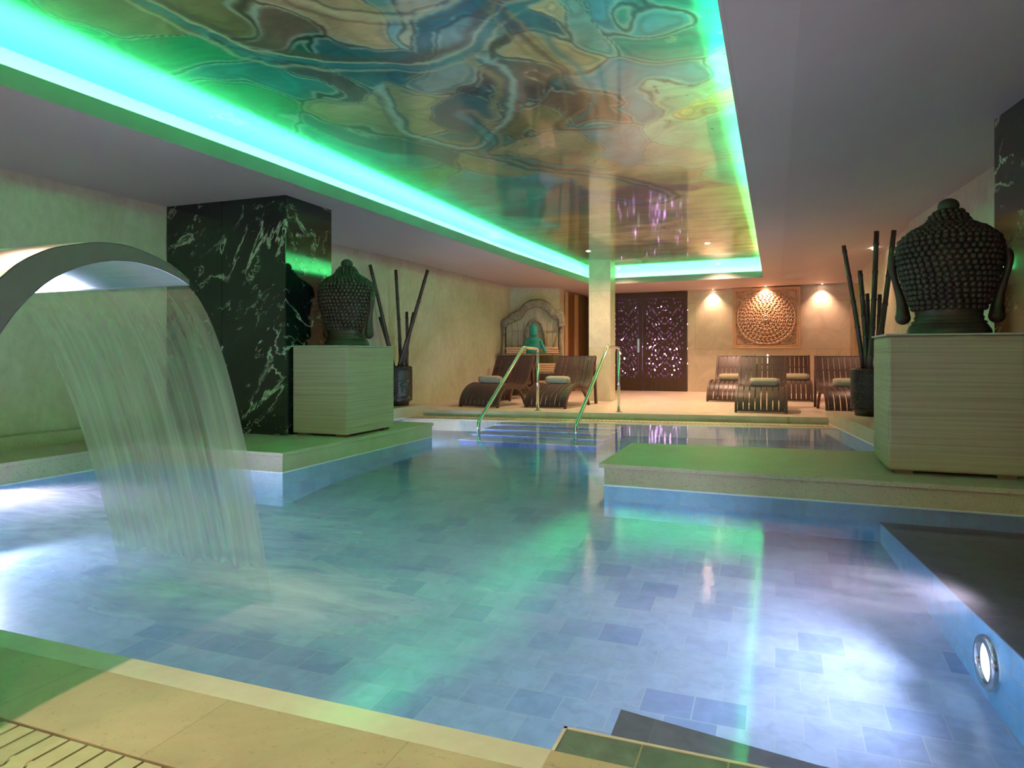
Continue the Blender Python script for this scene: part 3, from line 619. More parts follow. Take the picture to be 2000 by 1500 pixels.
# foreground grate bars with a jog
ng = thing('overflow_grate', 'pale slotted overflow grate at the bottom left corner of the picture', 'grate', (-2.6, 0.80, 0.004))
for i in range(34):
    mb = MB(); x = i*0.0575; w_ = 0.050
    pts = [(0, 0.0), (0, 0.085), (0.014, 0.105), (0.014, 0.185), (0.0, 0.205), (0.0, 0.298)]
    for (a0, y0), (a1, y1) in zip(pts[:-1], pts[1:]):
        mb.prism([(x+a0, y0), (x+a0+w_, y0), (x+a1+w_, y1), (x+a1, y1)], -0.03, 0)
    mb.box((x+w_, 0.07, -0.03), (x+0.0575, 0.12, -0.002)) if i < 33 else None
    mb.box((x+w_, 0.17, -0.03), (x+0.0575, 0.215, -0.002)) if i < 33 else None
    mb.build('grate_bar', M['grate'], ng)
MB().box((0, -0.008, -0.03), (1.96, 0.0, 0)).build('edge_bar', M['grate'], ng)
# water
wp = [(-4.90,1.458),(1.95,1.458),(1.95,4.50),(-1.086,4.57),(-1.086,5.65),(1.085,5.86),(0.72,8.97),(-0.9,8.69),(-1.91,8.62),(-4.80,8.31),(-4.88,6.572),(-3.452,6.571),(-3.452,4.169),(-4.90,4.169)]
wo = mesh_obj('pool_water', [(x, y, 0.0) for x, y in wp], [tuple(range(len(wp)))], M['water'])
tag(wo, 'still and churned turquoise water filling the indoor pool', 'water', kind='stuff')

# underwater steps with pale treads
st = thing('pool_steps', 'pale submerged steps between the two handrails', 'steps', (-2.60, 8.6, 0))
for i in range(4):
    z = -0.018-0.026*i; y1 = -0.36*i; y0 = y1-0.36
    MB().box((-0.80+0.0*i, y0, FLOOR), (0.80, y1, z-0.006)).build('riser', M['steprise'], st)
    MB().box((-0.82, y0-0.01, z-0.006), (0.82, y1-0.01, z)).build('tread', M['steptile'], st, bevel=0.002)

# pool lamps
def pool_lamp(loc, direction, label, power, ang=105, up=0.36, sc=1.0, col=(0.86, 0.80, 1.0)):
    d = Vector(direction).normalized(); rz = math.atan2(d.y, d.x)
    t = thing('pool_light', label, 'light', loc, rz, 'underwater pool lights')
    prof = [(0.0, 0.098), (0.012, 0.098), (0.020, 0.090), (0.020, 0.072), (0.010, 0.066), (0.004, 0.064)]
    def ring_lathe(pr, seg=40):
        vs = [(z, r*math.cos(2*PI*k/seg), r*math.sin(2*PI*k/seg)) for z, r in pr for k in range(seg)]
        fs = [(i*seg+k, i*seg+(k+1) % seg, (i+1)*seg+(k+1) % seg, (i+1)*seg+k) for i in range(len(pr)-1) for k in range(seg)]
        return vs, fs
    vs, fs = ring_lathe(prof); mesh_obj('bezel', vs, fs, M['steel'], t, True)
    vs, fs = ring_lathe([(0.004, 0.0655), (0.009, 0.05), (0.012, 0.03), (0.013, 0.001)]); mesh_obj('lamp_lens', vs, fs, M['poollens'], t, True)
    t.scale = (sc, sc, sc); spot('pool_spot', (0.05, 0, 0.03), (1, 0, up), power, col, ang, 1.0, 0.06, t)
    return t
rl = pool_lamp((0.728, 2.95, -0.235), (-1, -0.09, 0), 'round steel rimmed underwater light in the right bench wall', POOL_W*0.6, 150, 0.60, 1.0, (1.0, 0.80, 0.98))
pool_lamp((-4.893, 2.80, -0.214), (1, 0, 0), 'underwater light in the wall just beyond the left edge of the picture', POOL_W*2.6, 130, 0.25, 1.0, (0.95, 0.80, 1.0))
pool_lamp((-0.80, 5.69, -0.085), (-0.5, 1, 0), 'underwater light behind the left end of the right bust ledge', POOL_W*1.8, 130, 0.1, 0.75, (0.85, 0.80, 1.0))
pool_lamp((-4.20, 6.583, -0.085), (0.45, 1, 0), 'underwater light behind the left bust ledge', POOL_W*2.2, 130, 0.1, 0.75, (0.72, 0.78, 1.0))
pool_lamp((0.10, 5.80, -0.085), (-0.1, 1, 0), 'underwater light behind the right bust ledge', POOL_W*0.6, 130, 0.1, 0.75, (0.72, 0.78, 1.0))

for az in (-0.75, 0.0, 0.75): spot('pool_spot', (0.05, 0, 0.03), (1, az, 0.06), POOL_W*1.5, (1.0, 0.76, 0.97), 74, 1.0, 0.08, rl)
# ------------------------------------------------------------------ doors at the back
def door_pattern(u, v):
    u = abs(u); q = math.sin(46*u+1.2*math.sin(17*v))*math.sin(38*v+1.6*math.sin(24*u))
    b = math.cos(72*u)*math.cos(60*v+1.5*math.sin(20*u)); ring = math.cos(90*math.hypot(u, (v % 0.36)-0.18))
    return q*0.62+b*0.32+ring*0.30
def leaf(name_label, x0, x1, k):
    t = thing('door_%d' % k, name_label, None, (x0, 15.28, DECK)); t['kind'] = 'structure'
    W = x1-x0; H = 2.18; mb = MB(); sw = 0.085
    mb.box((0, 0, 0), (sw, 0.05, H)); mb.box((W-sw, 0, 0), (W, 0.05, H)); mb.box((sw, 0, 0), (W-sw, 0.05, 0.30)); mb.box((sw, 0, H-0.12), (W-sw, 0.05, H))
    mb.build('door_frame', M['door'], t, bevel=0.003)
    cs = 0.0105; nx = int((W-2*sw)/cs); nz = int((H-0.42)/cs); vid = {}; vs = []; fs = []
    def vtx(i, j):
        if (i, j) not in vid: vid[(i, j)] = len(vs); vs.append((sw+i*cs, 0.02, 0.30+j*cs))
        return vid[(i, j)]
    for i in range(nx):
        for j in range(nz):
            u = (i+0.5)*cs-(W-2*sw)/2; v = j*cs
            if door_pattern(u, v) > 0.40: continue
            fs.append((vtx(i, j), vtx(i+1, j), vtx(i+1, j+1), vtx(i, j+1)))
    o = mesh_obj('lattice', vs, fs, M['door'], t); so = o.modifiers.new('thick', 'SOLIDIFY'); so.thickness = 0.014; so.offset = 0
    return t
d1 = leaf('left leaf of the dark carved double door', -3.73, -2.765, 1)
h = MB().box((0.86, -0.012, 0.86), (0.905, 0.0, 1.16)).build('handle_plate', M['brushed'], d1); h['label'] = 'silver handle plate'
MB().tube([(0.882, -0.012, 0.99), (0.882, -0.05, 0.99), (0.80, -0.05, 0.99)], 0.009, 8).build('handle', M['steel'], h)
leaf('right leaf of the dark carved double door', -2.755, -1.785, 2)
# small dark room behind the doors with fairy lights
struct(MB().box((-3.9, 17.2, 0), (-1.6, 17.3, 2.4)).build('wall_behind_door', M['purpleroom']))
struct(MB().box((-4.0, 15.45, -0.02), (-1.4, 17.3, DECK-0.01)).build('floor_behind_door', M['dark']))
struct(MB().box((-1.60, 15.42, 0), (-1.50, 17.3, 2.4)).build('wall_behind_door_right', M['dark']))
struct(MB().box((-4.0, 16.42, 0), (-3.72, 17.3, 2.4)).build('wall_behind_door_left', M['dark']))
struct(MB().box((-4.0, 15.45, 2.3), (-1.4, 17.3, 2.4)).build('ceiling_behind_door', M['dark']))
fl = MB()
for i in range(230):
    side = random.random(); x = random.choice([random.gauss(-2.55, 0.14), random.gauss(-2.02, 0.12), random.gauss(-3.3, 0.2), random.gauss(-2.6, 0.2)])
    fl.ball((max(-3.66, min(-1.8, x)), random.uniform(15.42, 15.8), random.choice([random.uniform(0.5, 1.1), random.uniform(0.4, 2.0)])), random.uniform(0.008, 0.017), seg=6, rg=4)
tag(fl.build('fairy_lights', M['bulb']), 'violet fairy lights glowing through the carved double door', 'lights', kind='stuff')
area('violet_light', (-2.7, 16.4, 2.2), (0, 0, 0), 0.6, 0.6, 1.6, (0.9, 0.30, 0.6))
# sauna style panel door in the recess
dd = thing('door_3', 'brown glossy panel door in the recess beside the column', None, (-4.21, 14.10, DECK)); dd['kind'] = 'structure'
MB().box((0.0, 0.0, 0.0), (0.04, 0.12, 2.16)).build('door_frame', M['palewood'], dd)
MB().box((0.0, 0.12, 0.0), (0.03, 0.66, 2.16)).build('panel', M['sauna'], dd)
MB().box((0.0, 0.66, 0.0), (0.045, 0.92, 2.16)).build('mullion', M['palewood'], dd)
MB().box((0.0, 0.92, 0.0), (0.03, 2.0, 2.16)).build('panel', M['sauna'], dd)
d4 = thing('door_4', 'orange wooden door jamb at the far end of the right wall', None, (1.36, 14.0, DECK)); d4['kind'] = 'structure'
MB().box((0.0, 0.0, 0.0), (0.10, 0.10, 2.12)).build('door_frame', M['palewood'], d4)
MB().box((0.03, 0.1, 0.0), (0.10, 1.0, 2.10)).build('panel', M['sauna'], d4)

# carved mandala panel
def mandala():
    nn = 190; W = 1.29; H = 1.235; vs = []; fs = []
    for j in range(nn+1):
        for i in range(nn+1):
            u = i/nn*2-1; v = j/nn*2-1; r = math.hypot(u, v); a = math.atan2(v, u)
            z = 0.0
            if max(abs(u), abs(v)) > 0.90: z = 0.022 if max(abs(u), abs(v)) > 0.925 else 0.004
            elif r < 0.90:
                if r < 0.13: z = 0.02+0.008*math.cos(r*90)
                else:
                    ringk = int((r-0.13)/0.128); rr = (r-0.13)/0.128-ringk; np_ = 12+6*ringk
                    if rr < 0.13: z = 0.020
                    else:
                        q = math.sin(np_*a/1.0+(rr*4 if ringk % 2 else -rr*4))*math.sin(PI*rr*2+0.4*math.sin(np_*2*a))
                        z = 0.018 if q > -0.22 else -0.014
            else:
                q = math.sin(30*u+2*math.sin(12*v))*math.sin(30*v+2*math.sin(12*u)); z = 0.014 if q > -0.3 else -0.006
            if 0.86 < r < 0.91 and max(abs(u), abs(v)) <= 0.90: z = 0.024
            vs.append((i/nn*W, -z, j/nn*H))
    for j in range(nn):
        for i in range(nn): a = j*(nn+1)+i; fs.append((a, a+1, a+nn+2, a+nn+1))
    t = thing('wall_carving', 'square wooden wall carving worked with a round lace mandala', 'wall panel', (-0.817, 15.24, 1.035))
    mesh_obj('carving', vs, fs, wood('mandala_wood', (0.46, 0.27, 0.15), (0.62, 0.40, 0.24), (3, 3, 3), 0.5), t)
    m_ = MB(); e = 0.02
    m_.box((-e, -0.03, -e), (0, 0.035, H+e)); m_.box((W, -0.03, -e), (W+e, 0.035, H+e)); m_.box((0, -0.03, -e), (W, 0.035, 0)); m_.box((0, -0.03, H), (W, 0.035, H+e))
    m_.build('panel_frame', M['palewood'], t, bevel=0.003)
    MB().box((0, 0.02, 0), (W, 0.04, H)).build('backing', M['dark'], t)
mandala()

# ------------------------------------------------------------------ downlights
def downlight(x, y, z, label, power, group, ang=75, aim=(0, 0, -1), col=WARM, lens=True):
    t = thing('downlight', label, 'light', (x, y, z), 0, group)
    MB().lathe([(0.0, 0.045), (-0.006, 0.045), (-0.008, 0.036), (-0.004, 0.030)], 20, cap=False).build('trim_ring', M['steel'], t, True)
    MB().lathe([(-0.004, 0.031), (-0.0045, 0.001)], 20, cap=False).build('lamp_lens', M['lens'], t)
    spot('downlight_beam', (0, 0, -0.012), aim, power, col, ang, 0.9, 0.02, t); return t
BW = 'wall washing downlights at the back wall'
downlight(-1.24, 15.225, 2.291, 'ceiling downlight washing the stone wall left of the carved panel', DOWN_W*1.8, BW, 100, (0, 0.0, -1))
downlight(-0.18, 15.14, 2.309, 'ceiling downlight shining down the middle of the carved panel', DOWN_W*3.0, BW, 120, (0, 0.0, -1))
downlight(0.90, 15.225, 2.328, 'ceiling downlight washing the stone wall right of the carved panel', DOWN_W*1.8, BW, 100, (0, 0.0, -1))
downlight(1.36, 11.3, 2.44, 'ceiling downlight on the right wall behind the bamboo poles', DOWN_W*1.2, BW, 80, (0.05, 0, -1))
RG = 'downlights in the painted ceiling panel'
downlight(-2.80, 10.70, rz_(10.7)-0.002, 'downlight in the painted panel just left of the stone column', DOWN_W*3.4, RG, 150)
downlight(-0.94, 10.60, rz_(10.6)-0.002, 'brightest downlight in the painted panel near its right side', DOWN_W*3.4, RG, 150)
downlight(-2.78, 12.87, rz_(12.87)-0.002, 'downlight in the painted panel just right of the stone column', DOWN_W*3.4, RG, 150)
downlight(-0.95, 12.85, rz_(12.85)-0.002, 'downlight in the painted panel by its far right corner', DOWN_W*3.4, RG, 150)
for x, y, l_ in ((-1.40, 0.90, 'painted panel downlight out of view above the foreground deck'),):
    downlight(x, y, rz_(y)-0.002, l_, DOWN_W*2.4, RG, 105, col=(1.0, 0.64, 0.48))
FG = 'added fill downlights in the soffit behind the viewpoint'
for x, y, l_ in ((0.9, -1.9, 'added fill downlight out of view behind the camera on the right'), (-2.2, -2.0, 'added fill downlight out of view behind the camera on the left')):
    z = 2.345 + max(0, (x+0.2)/2.4)*0.185
    t = downlight(x, y, z-0.002, l_, 0.1, FG, 120)
    area('added_fill_light', (x, y, z-0.03), (0, 0, 0), 0.16, 0.16, FILL_W*2.2, (1.0, 0.62, 0.46), None, math.radians(170), 'DISK')  # unseen lamps added to fill the near end with warm light

# ------------------------------------------------------------------ handrails
def handrail(label, base, topz, fy, fz_, foot):
    x, y = base; t = thing('handrail', label, 'handrail', (x, y, DECK))
    px = lambda p: (p[0]-x, p[1]-y, p[2]-DECK)
    r = 0.021
    MB().tube([px((x, y, DECK)), px((x, y, topz-0.05))], r, 14).build('post', M['steel'], t, True)
    path = [px((x, y, topz-0.06)), px((x, y, topz-0.035)), px((x, y-0.012, topz-0.012)), px((x, y-0.05, topz)), px((x, fy+0.02, topz+0.012)), px((x, fy-0.012, topz+0.002)),
            px((foot[0], foot[1]+0.02, fz_+0.03)), px((foot[0], foot[1], fz_)), px((foot[0], foot[1], -0.10))]
    MB().tube(path, r, 14).build('rail', M['steel'], t, True)
    MB().lathe([(0, 0.05), (0.008, 0.05), (0.012, 0.03)], 24).build('base_flange', M['steel'], t)
    MB().lathe([(0, 0.045), (0.01, 0.045), (0.012, 0.03)], 24, c=px((foot[0], foot[1], -0.115))).build('foot_flange', M['steel'], t)
handrail('left chrome handrail sloping down into the pool steps', (-3.20, 9.35), 0.97, 8.74, 0.096, (-3.17, 7.17))
handrail('right chrome handrail sloping down into the pool steps', (-2.05, 9.51), 0.985, 8.84, 0.09, (-2.02, 7.17))

# ------------------------------------------------------------------ loungers and towels
LG = 'slatted wooden loungers on the far deck'
def make_lounger():
    t = thing('sun_lounger', 'x', 'lounger', (0, 0, DECK), 0, LG)
    prof = smooth_path([(0, 0.0, 0.035), (0, 0.03, 0.13), (0, 0.11, 0.23), (0, 0.24, 0.31), (0, 0.40, 0.35), (0, 0.56, 0.345), (0, 0.72, 0.315), (0, 0.86, 0.30), (0, 0.96, 0.345), (0, 1.04, 0.44), (0, 1.14, 0.62), (0, 1.24, 0.79)], 4)
    def strip_(x0, x1, th, up):
        mb = MB(); vs = []; fs = []; n_ = len(prof)
        for i, p in enumerate(prof):
            tn = (prof[min(i+1, n_-1)]-prof[max(i-1, 0)]).normalized(); nr = Vector((0, -tn.z, tn.y))
            a = p+nr*up; b = a-nr*th
            vs += [(x0, a.y, a.z), (x1, a.y, a.z), (x1, b.y, b.z), (x0, b.y, b.z)]
        for i in range(n_-1):
            for k in range(4): fs.append((4*i+k, 4*i+(k+1) % 4, 4*i+4+(k+1) % 4, 4*i+4+k))
        fs += [(0, 1, 2, 3)[::-1], tuple(4*(n_-1)+k for k in range(4))]
        return vs, fs
    ns = 8; W = 0.62; pitch = W/ns; 
    for i in range(ns):
        x0 = -W/2+i*pitch+0.006; vs, fs = strip_(x0, x0+pitch-0.012, 0.014, 0.0)
        mesh_obj('slat', vs, fs, M['lounger'], t)
    for sx in (-1, 1):
        a, b = (W/2, W/2+0.035) if sx > 0 else (-W/2-0.035, -W/2)
        vs, fs = strip_(a, b, 0.055, 0.012); mesh_obj('side_rail', vs, fs, M['rail'], t)
        # arched front leg below the knee hump
        arc = smooth_path([(0, 0.30, 0.30), (0, 0.48, 0.325), (0, 0.66, 0.30), (0, 0.80, 0.22), (0, 0.92, 0.10), (0, 0.985, 0.0)], 4); mb = MB(); vs = []; fs = []
        for i, p in enumerate(arc):
            tn = (arc[min(i+1, len(arc)-1)]-arc[max(i-1, 0)]).normalized(); nr = Vector((0, -tn.z, tn.y)); q = p-nr*0.045
            vs += [(a, p.y, max(0, p.z)), (b, p.y, max(0, p.z)), (b, q.y, max(0, q.z)), (a, q.y, max(0, q.z))]
        for i in range(len(arc)-1):
            for k in range(4): fs.append((4*i+k, 4*i+(k+1) % 4, 4*i+4+(k+1) % 4, 4*i+4+k))
        fs += [(3, 2, 1, 0), tuple(4*(len(arc)-1)+k for k in range(4))]
        mesh_obj('leg', vs, fs, M['rail'], t)
        MB().add([(a, 1.17, 0.70), (b, 1.17, 0.70), (b, 1.23, 0.72), (a, 1.23, 0.72), (a, 1.26, 0), (b, 1.26, 0), (b, 1.31, 0), (a, 1.31, 0)],
                 [(0, 1, 2, 3), (7, 6, 5, 4), (0, 4, 5, 1), (1, 5, 6, 2), (2, 6, 7, 3), (3, 7, 4, 0)]).build('leg', M['rail'], t)
        MB().box((a, -0.005, 0), (b, 0.03, 0.05)).build('leg', M['rail'], t)
    for (y, z) in ((0.012, 0.02), (0.40, 0.318), (0.86, 0.268), (1.125, 0.565), (1.232, 0.765)):
        MB().box((-W/2, y, z), (W/2, y+0.025, z+0.022)).build('crossbar', M['rail'], t)
    return t
def make_towel():
    mb = MB(); L2 = 0.20
    pts = []
    for i in range(9):
        s_ = i/8; pts.append((-L2+2*L2*s_, 0, 0.048))
    mb.tube(pts, 0.05, 18, True, [0.040, 0.048, 0.050, 0.049, 0.051, 0.049, 0.051, 0.048, 0.040])
    o = mb.build('rolled_towel', M['towel'], None, True)
    sp = []
    for k in range(40):
        a = k*0.42; r_ = 0.004+0.001*k; sp.append((L2+0.002, r_*math.cos(a), 0.048+r_*math.sin(a)))
    MB().tube(sp, 0.0028, 6).build('rolled_edge', M['towel'], o, True)
    return o
lo0 = make_lounger(); tw0 = make_towel(); tw0['category'] = 'towel'; tw0['group'] = 'rolled towels on the loungers'
spots = [
 (-0.18, 10.05, 0.0, 'slatted lounger nearest the pool in the middle of the right group', 'rolled towel on the lounger nearest the pool in the right group', 0.04, 0.12),
 (-0.76, 12.20, -4, 'reddish slatted lounger at the far left of the right group', 'rolled towel on the reddish lounger below the stone wall left of the carved panel', 0.0, 0.02),
 (0.27, 12.75, 0.0, 'slatted lounger below the carved panel, half hidden by the one in front', 'rolled towel on the lounger directly behind the front right one', 0.1, 0.0),
 (1.00, 10.33, 4.0, 'slatted lounger partly hidden by the right planter', 'rolled towel partly hidden by the right planter', 0.02, 0.0),
 (-4.24, 9.58, -6.5, 'slatted lounger nearest the left wall, behind the left handrail', 'rolled towel on the lounger nearest the left wall', -0.08, 0.0),
 (-3.24, 9.80, -7.0, 'slatted lounger between the handrails and the stone column', 'rolled towel on the lounger beside the stone column', -0.02, 0.0),
 (-4.62, 11.05, -3.0, 'slatted lounger hidden behind the one nearest the left wall', None, 0, 0)]
for i, (x, y, a, lab, tl, dx, dr) in enumerate(spots):
    o = lo0 if i == 0 else copy_tree(lo0)
    o.location = (x, y, DECK); o.rotation_euler = (0, 0, math.radians(a)); o['label'] = lab
    if tl:
        q = tw0 if i == 0 else copy_tree(tw0)
        c_, s_ = math.cos(math.radians(a)), math.sin(math.radians(a)); ly = 0.52
        q.location = (x+c_*dx-s_*ly, y+s_*dx+c_*ly, DECK+0.348); q.scale = (1.0, 1.28, 1.28); q.rotation_euler = (0, 0, math.radians(a)+dr-0.06); q['label'] = tl
# little lantern behind the right group
ln = thing('lantern', 'small pale pointed lantern showing above the right loungers', 'lantern', (-0.20, 13.95, DECK))
tb = thing('side_table', 'small dark side table hidden behind the right loungers', 'table', (-0.13, 14.32, DECK))
MB().box((-0.22, -0.22, 0.60), (0.22, 0.22, 0.63)).build('table_top', M['rail'], tb)
for sx in (-1, 1):
    for sy in (-1, 1): MB().box((sx*0.19-0.02, sy*0.19-0.02, 0), (sx*0.19+0.02, sy*0.19+0.02, 0.60)).build('leg', M['rail'], tb)
ln.location = (-0.13, 14.32, DECK+0.63)
MB().lathe([(0, 0.05), (0.10, 0.05), (0.16, 0.02), (0.19, 0.004)], 16).build('shade', M['candle'], ln)
MB().lathe([(-0.0, 0.06), (0.008, 0.06)], 16).build('base', M['steel'], ln)

# ------------------------------------------------------------------ buddha busts on pedestals
def interp(prof, z):
    for (z0, r0), (z1, r1) in zip(prof[:-1], prof[1:]):
        if z0 <= z <= z1: return r0+(r1-r0)*(z-z0)/(z1-z0)
    return prof[-1][1]
HP = [(0.0, 0.235), (0.03, 0.233), (0.06, 0.214), (0.085, 0.192), (0.12, 0.186), (0.157, 0.190), (0.22, 0.212), (0.30, 0.240), (0.38, 0.262), (0.47, 0.280), (0.55, 0.284), (0.60, 0.272), (0.635, 0.244), (0.665, 0.205), (0.69, 0.158), (0.712, 0.122), (0.735, 0.106), (0.765, 0.092), (0.79, 0.066), (0.805, 0.035), (0.81, 0.002)]
def make_bust():
    t = thing('bust', 'x', 'bust', (0, 0, 0)); sy = 0.92
    def ear_pts(s): return smooth_path([(s*0.285, -0.01, 0.52), (s*0.312, -0.02, 0.50), (s*0.314, -0.02, 0.43), (s*0.294, -0.01, 0.34), (s*0.270, 0.0, 0.25), (s*0.258, 0.01, 0.17), (s*0.256, 0.01, 0.115)], 4)
    # skull, neck and face: rings, with the front (+y) modelled
    seg = 64; zs = [z for z, _ in HP]; dense = []
    for a, b in zip(zs[:-1], zs[1:]):
        for k in range(3): dense.append(a+(b-a)*k/3)
    dense.append(zs[-1]); vs = []
    for z in dense:
        r = interp(HP, z)
        for k in range(seg):
            a = 2*PI*k/seg; x = r*math.cos(a); y = r*sy*math.sin(a)
            if math.sin(a) > 0 and 0.12 < z < 0.60:
                fx = x; fr = 0.0
                chin = math.exp(-((z-0.19)/0.035)**2)*math.exp(-(fx/0.06)**2)*0.05
                lips = (math.exp(-((z-0.262)/0.010)**2)+math.exp(-((z-0.238)/0.010)**2))*math.exp(-(fx/0.055)**2)*0.022
                nose = math.exp(-((fx)/(0.018+0.10*max(0, 0.40-z)))**2)*max(0, min(1, (0.46-z)/0.12))*(1 if z > 0.295 else math.exp(-((0.295-z)/0.01)**2))*0.065
                brow = math.exp(-((z-0.455-0.02*math.cos(fx*16))/0.012)**2)*math.exp(-(fx/0.14)**2)*0.014
                eyes = -math.exp(-((z-0.42)/0.02)**2)*(math.exp(-((abs(fx)-0.08)/0.035)**2))*0.022
                lid = math.exp(-((z-0.405)/0.012)**2)*(math.exp(-((abs(fx)-0.08)/0.032)**2))*0.014
                y += (chin+lips+nose+brow+eyes+lid)*math.sin(a)
                if z < 0.25: y += 0.03*math.sin(a)*math.exp(-(fx/0.12)**2)
            vs.append((x, y, z))
    m_ = len(dense); fs = [(i*seg+k, i*seg+(k+1) % seg, (i+1)*seg+(k+1) % seg, (i+1)*seg+k) for i in range(m_-1) for k in range(seg)]
    fs.append(tuple(range(seg-1, -1, -1)))
    mesh_obj('head', vs, fs, M['bronze'], t, True)
    # curls
    hb = MB(); z = 0.172; row = 0
    while z < 0.79:
        r = interp(HP, z); slope = (interp(HP, min(0.819, z+0.01))-r)/0.01
        cr = 0.0205 if z < 0.62 else 0.018
        cnt = max(5, int(2*PI*r/(cr*1.98)))
        for k in range(cnt):
            a = 2*PI*(k+0.5*(row % 2))/cnt
            hairline = 0.50+0.03*math.cos(a-PI/2)
            if math.sin(a) > -0.05 and z < hairline and not (math.sin(a) < 0.25 and z > 0.40): continue
            x, y = r*math.cos(a), r*sy*math.sin(a)
            nx, ny, nz = math.cos(a), math.sin(a), -slope; l_ = math.sqrt(1+nz*nz); o_ = 0.004
            j = random.uniform(-0.002, 0.002)
            hb.ball((x+nx/l_*o_, y+ny/l_*o_, z+nz/l_*o_+j), cr*random.uniform(0.9, 1.04), seg=8, rg=6)
            if True: pass
        z += cr*1.62/math.sqrt(1+slope*slope) if slope < 0 else cr*1.62; row += 1
    hb.build('curled_hair', M['bronze'], t, True)
    MB().ball((0, 0, 0.828), 0.062, 0.062, 0.050, 20, 12).build('topknot', M['bronze'], t, True)
    for s in (-1, 1):
        e = ear_pts(s); n_ = len(e); rs = [0.019+0.008*math.exp(-((i-5)/4)**2)+0.030*max(0, (i/(n_-1)-0.45)/0.55)**1.3 for i in range(n_)]
        mb = MB(); mb.tube(e, 0.03, 14, True, [r_*(1.0 if 1 < i < n_-2 else 0.75) for i, r_ in enumerate(rs)])
        mb.ball(tuple(e[-1]), 0.047, 0.036, 0.046, 16, 10)
        # flatten shell outward and widen front to back
        mb.v = [(v[0], 0.005+(v[1])*1.25, v[2]) for v in mb.v]
        mb.build('ear', M['bronze'], t, True)
    nb = MB(); nb.lathe([(0.100, 0.190), (0.108, 0.196), (0.116, 0.190)], 40, 1, sy, cap=False); nb.lathe([(0.070, 0.206), (0.078, 0.212), (0.086, 0.204)], 40, 1, sy, cap=False)
    nb.build('neck_folds', M['bronze'], t, True)
    return t
def pedestal(label, x0, x1, y0, y1, z0, z1, r=0.03):
    cx, cy = (x0+x1)/2, (y0+y1)/2; t = thing('pedestal', label, 'pedestal', (cx, cy, z0)); W, D, H = x1-x0, y1-y0, z1-z0
    o = MB().box((-W/2, -D/2, 0.022), (W/2, D/2, H-0.012)).build('body', M['pedestal'], t)
    b = o.modifiers.new('b', 'BEVEL'); b.width = r; b.segments = 4; b.limit_method = 'ANGLE'
    MB().box((-W/2-0.012, -D/2-0.012, H-0.012), (W/2+0.012, D/2+0.012, H)).build('top_slab', M['pedtop'], t, bevel=0.003)
    for sx in (-1, 1):
        for s2 in (-1, 1): MB().box((sx*(W/2-0.09)-0.05, s2*(D/2-0.07)-0.045, 0), (sx*(W/2-0.09)+0.05, s2*(D/2-0.07)+0.045, 0.024)).build('foot', M['foot'], t)
pedestal('beige combed pedestal beside the left marble pillar, under the smaller looking bust', -4.130, -3.545, 5.13, 5.93, LEDGE, 0.97, 0.006)
pedestal('beige combed pedestal at the right edge carrying the large bust', 0.655, 1.372, 4.79, 5.45, LEDGE, 1.017, 0.02)
bu = make_bust(); bu['label'] = 'dark bronze bust with curled hair seen from behind on the right pedestal'
bu.location = (1.045, 5.12, 1.017); bu.rotation_euler = (0, 0, math.radians(-12)); 
b2_ = copy_tree(bu); b2_['label'] = 'dark bronze bust with curled hair on the left pedestal, seen at an angle from behind'
b2_.location = (-3.80, 5.50, 0.97); b2_.rotation_euler = (0, 0, math.radians(0)); b2_.scale = (0.92, 0.92, 0.94)
for o in (bu, b2_): o['group'] = 'busts on pedestals'

# ------------------------------------------------------------------ planters and bamboo
def make_planter():
    t = thing('planter', 'x', 'planter', (0, 0, LEDGE), 0, 'curl covered bust planters')
    H = 0.57
    MB().lathe([(0, 0.150), (0.05, 0.155), (0.07, 0.175), (0.12, 0.188), (0.50, 0.190), (H, 0.180), (H, 0.150), (0.40, 0.145)], 40).build('pot', M['bronze'], t, True)
    cb = MB(); row = 0; z = 0.085
    while z < 0.555:
        cnt = 34; r = 0.186
        for k in range(cnt):
            a = 2*PI*(k+0.5*(row % 2))/cnt
            if math.cos(a) > 0.80 and z < 0.47: continue
            cb.ball((r*math.cos(a), r*math.sin(a), z), 0.0165, seg=7, rg=5)
        z += 0.0255; row += 1
    cb.build('curls', M['bronze'], t, True)
    # face in relief on +x
    fv_ = []; nz_, na = 34, 22
    for j in range(nz_+1):
        z = 0.07+0.44*j/nz_
        for k in range(na+1):
            a = -0.72+1.44*k/na; u = a*0.19; zz = z
            b = 0.0
            b += 0.050*math.exp(-(u/(0.016+0.05*max(0, 0.28-zz)))**2)*max(0, min(1, (0.36-zz)/0.12))*(1 if zz > 0.215 else math.exp(-((0.215-zz)/0.01)**2))
            b += 0.030*(math.exp(-((zz-0.185)/0.010)**2)+math.exp(-((zz-0.160)/0.010)**2))*math.exp(-(u/0.045)**2)
            b += 0.055*math.exp(-((zz-0.105)/0.03)**2)*math.exp(-(u/0.06)**2)
            b += 0.015*math.exp(-((zz-0.34)/0.015)**2)*math.exp(-(u/0.10)**2)
            b -= 0.012*math.exp(-((zz-0.305)/0.018)**2)*math.exp(-((abs(u)-0.055)/0.028)**2)
            r = 0.190+b+0.012*math.cos(a*2)
            fv_.append((r*math.cos(a), r*math.sin(a), z))
    ff_ = [(j*(na+1)+k, j*(na+1)+k+1, (j+1)*(na+1)+k+1, (j+1)*(na+1)+k) for j in range(nz_) for k in range(na)]
    mesh_obj('face_relief', fv_, ff_, M['bronze'], t, True)
    return t
pl = make_planter(); pl['label'] = 'dark curl covered planter holding bamboo poles on the left ledge'; pl.location = (-5.10, 8.66, LEDGE); pl.rotation_euler = (0, 0, math.radians(-25))
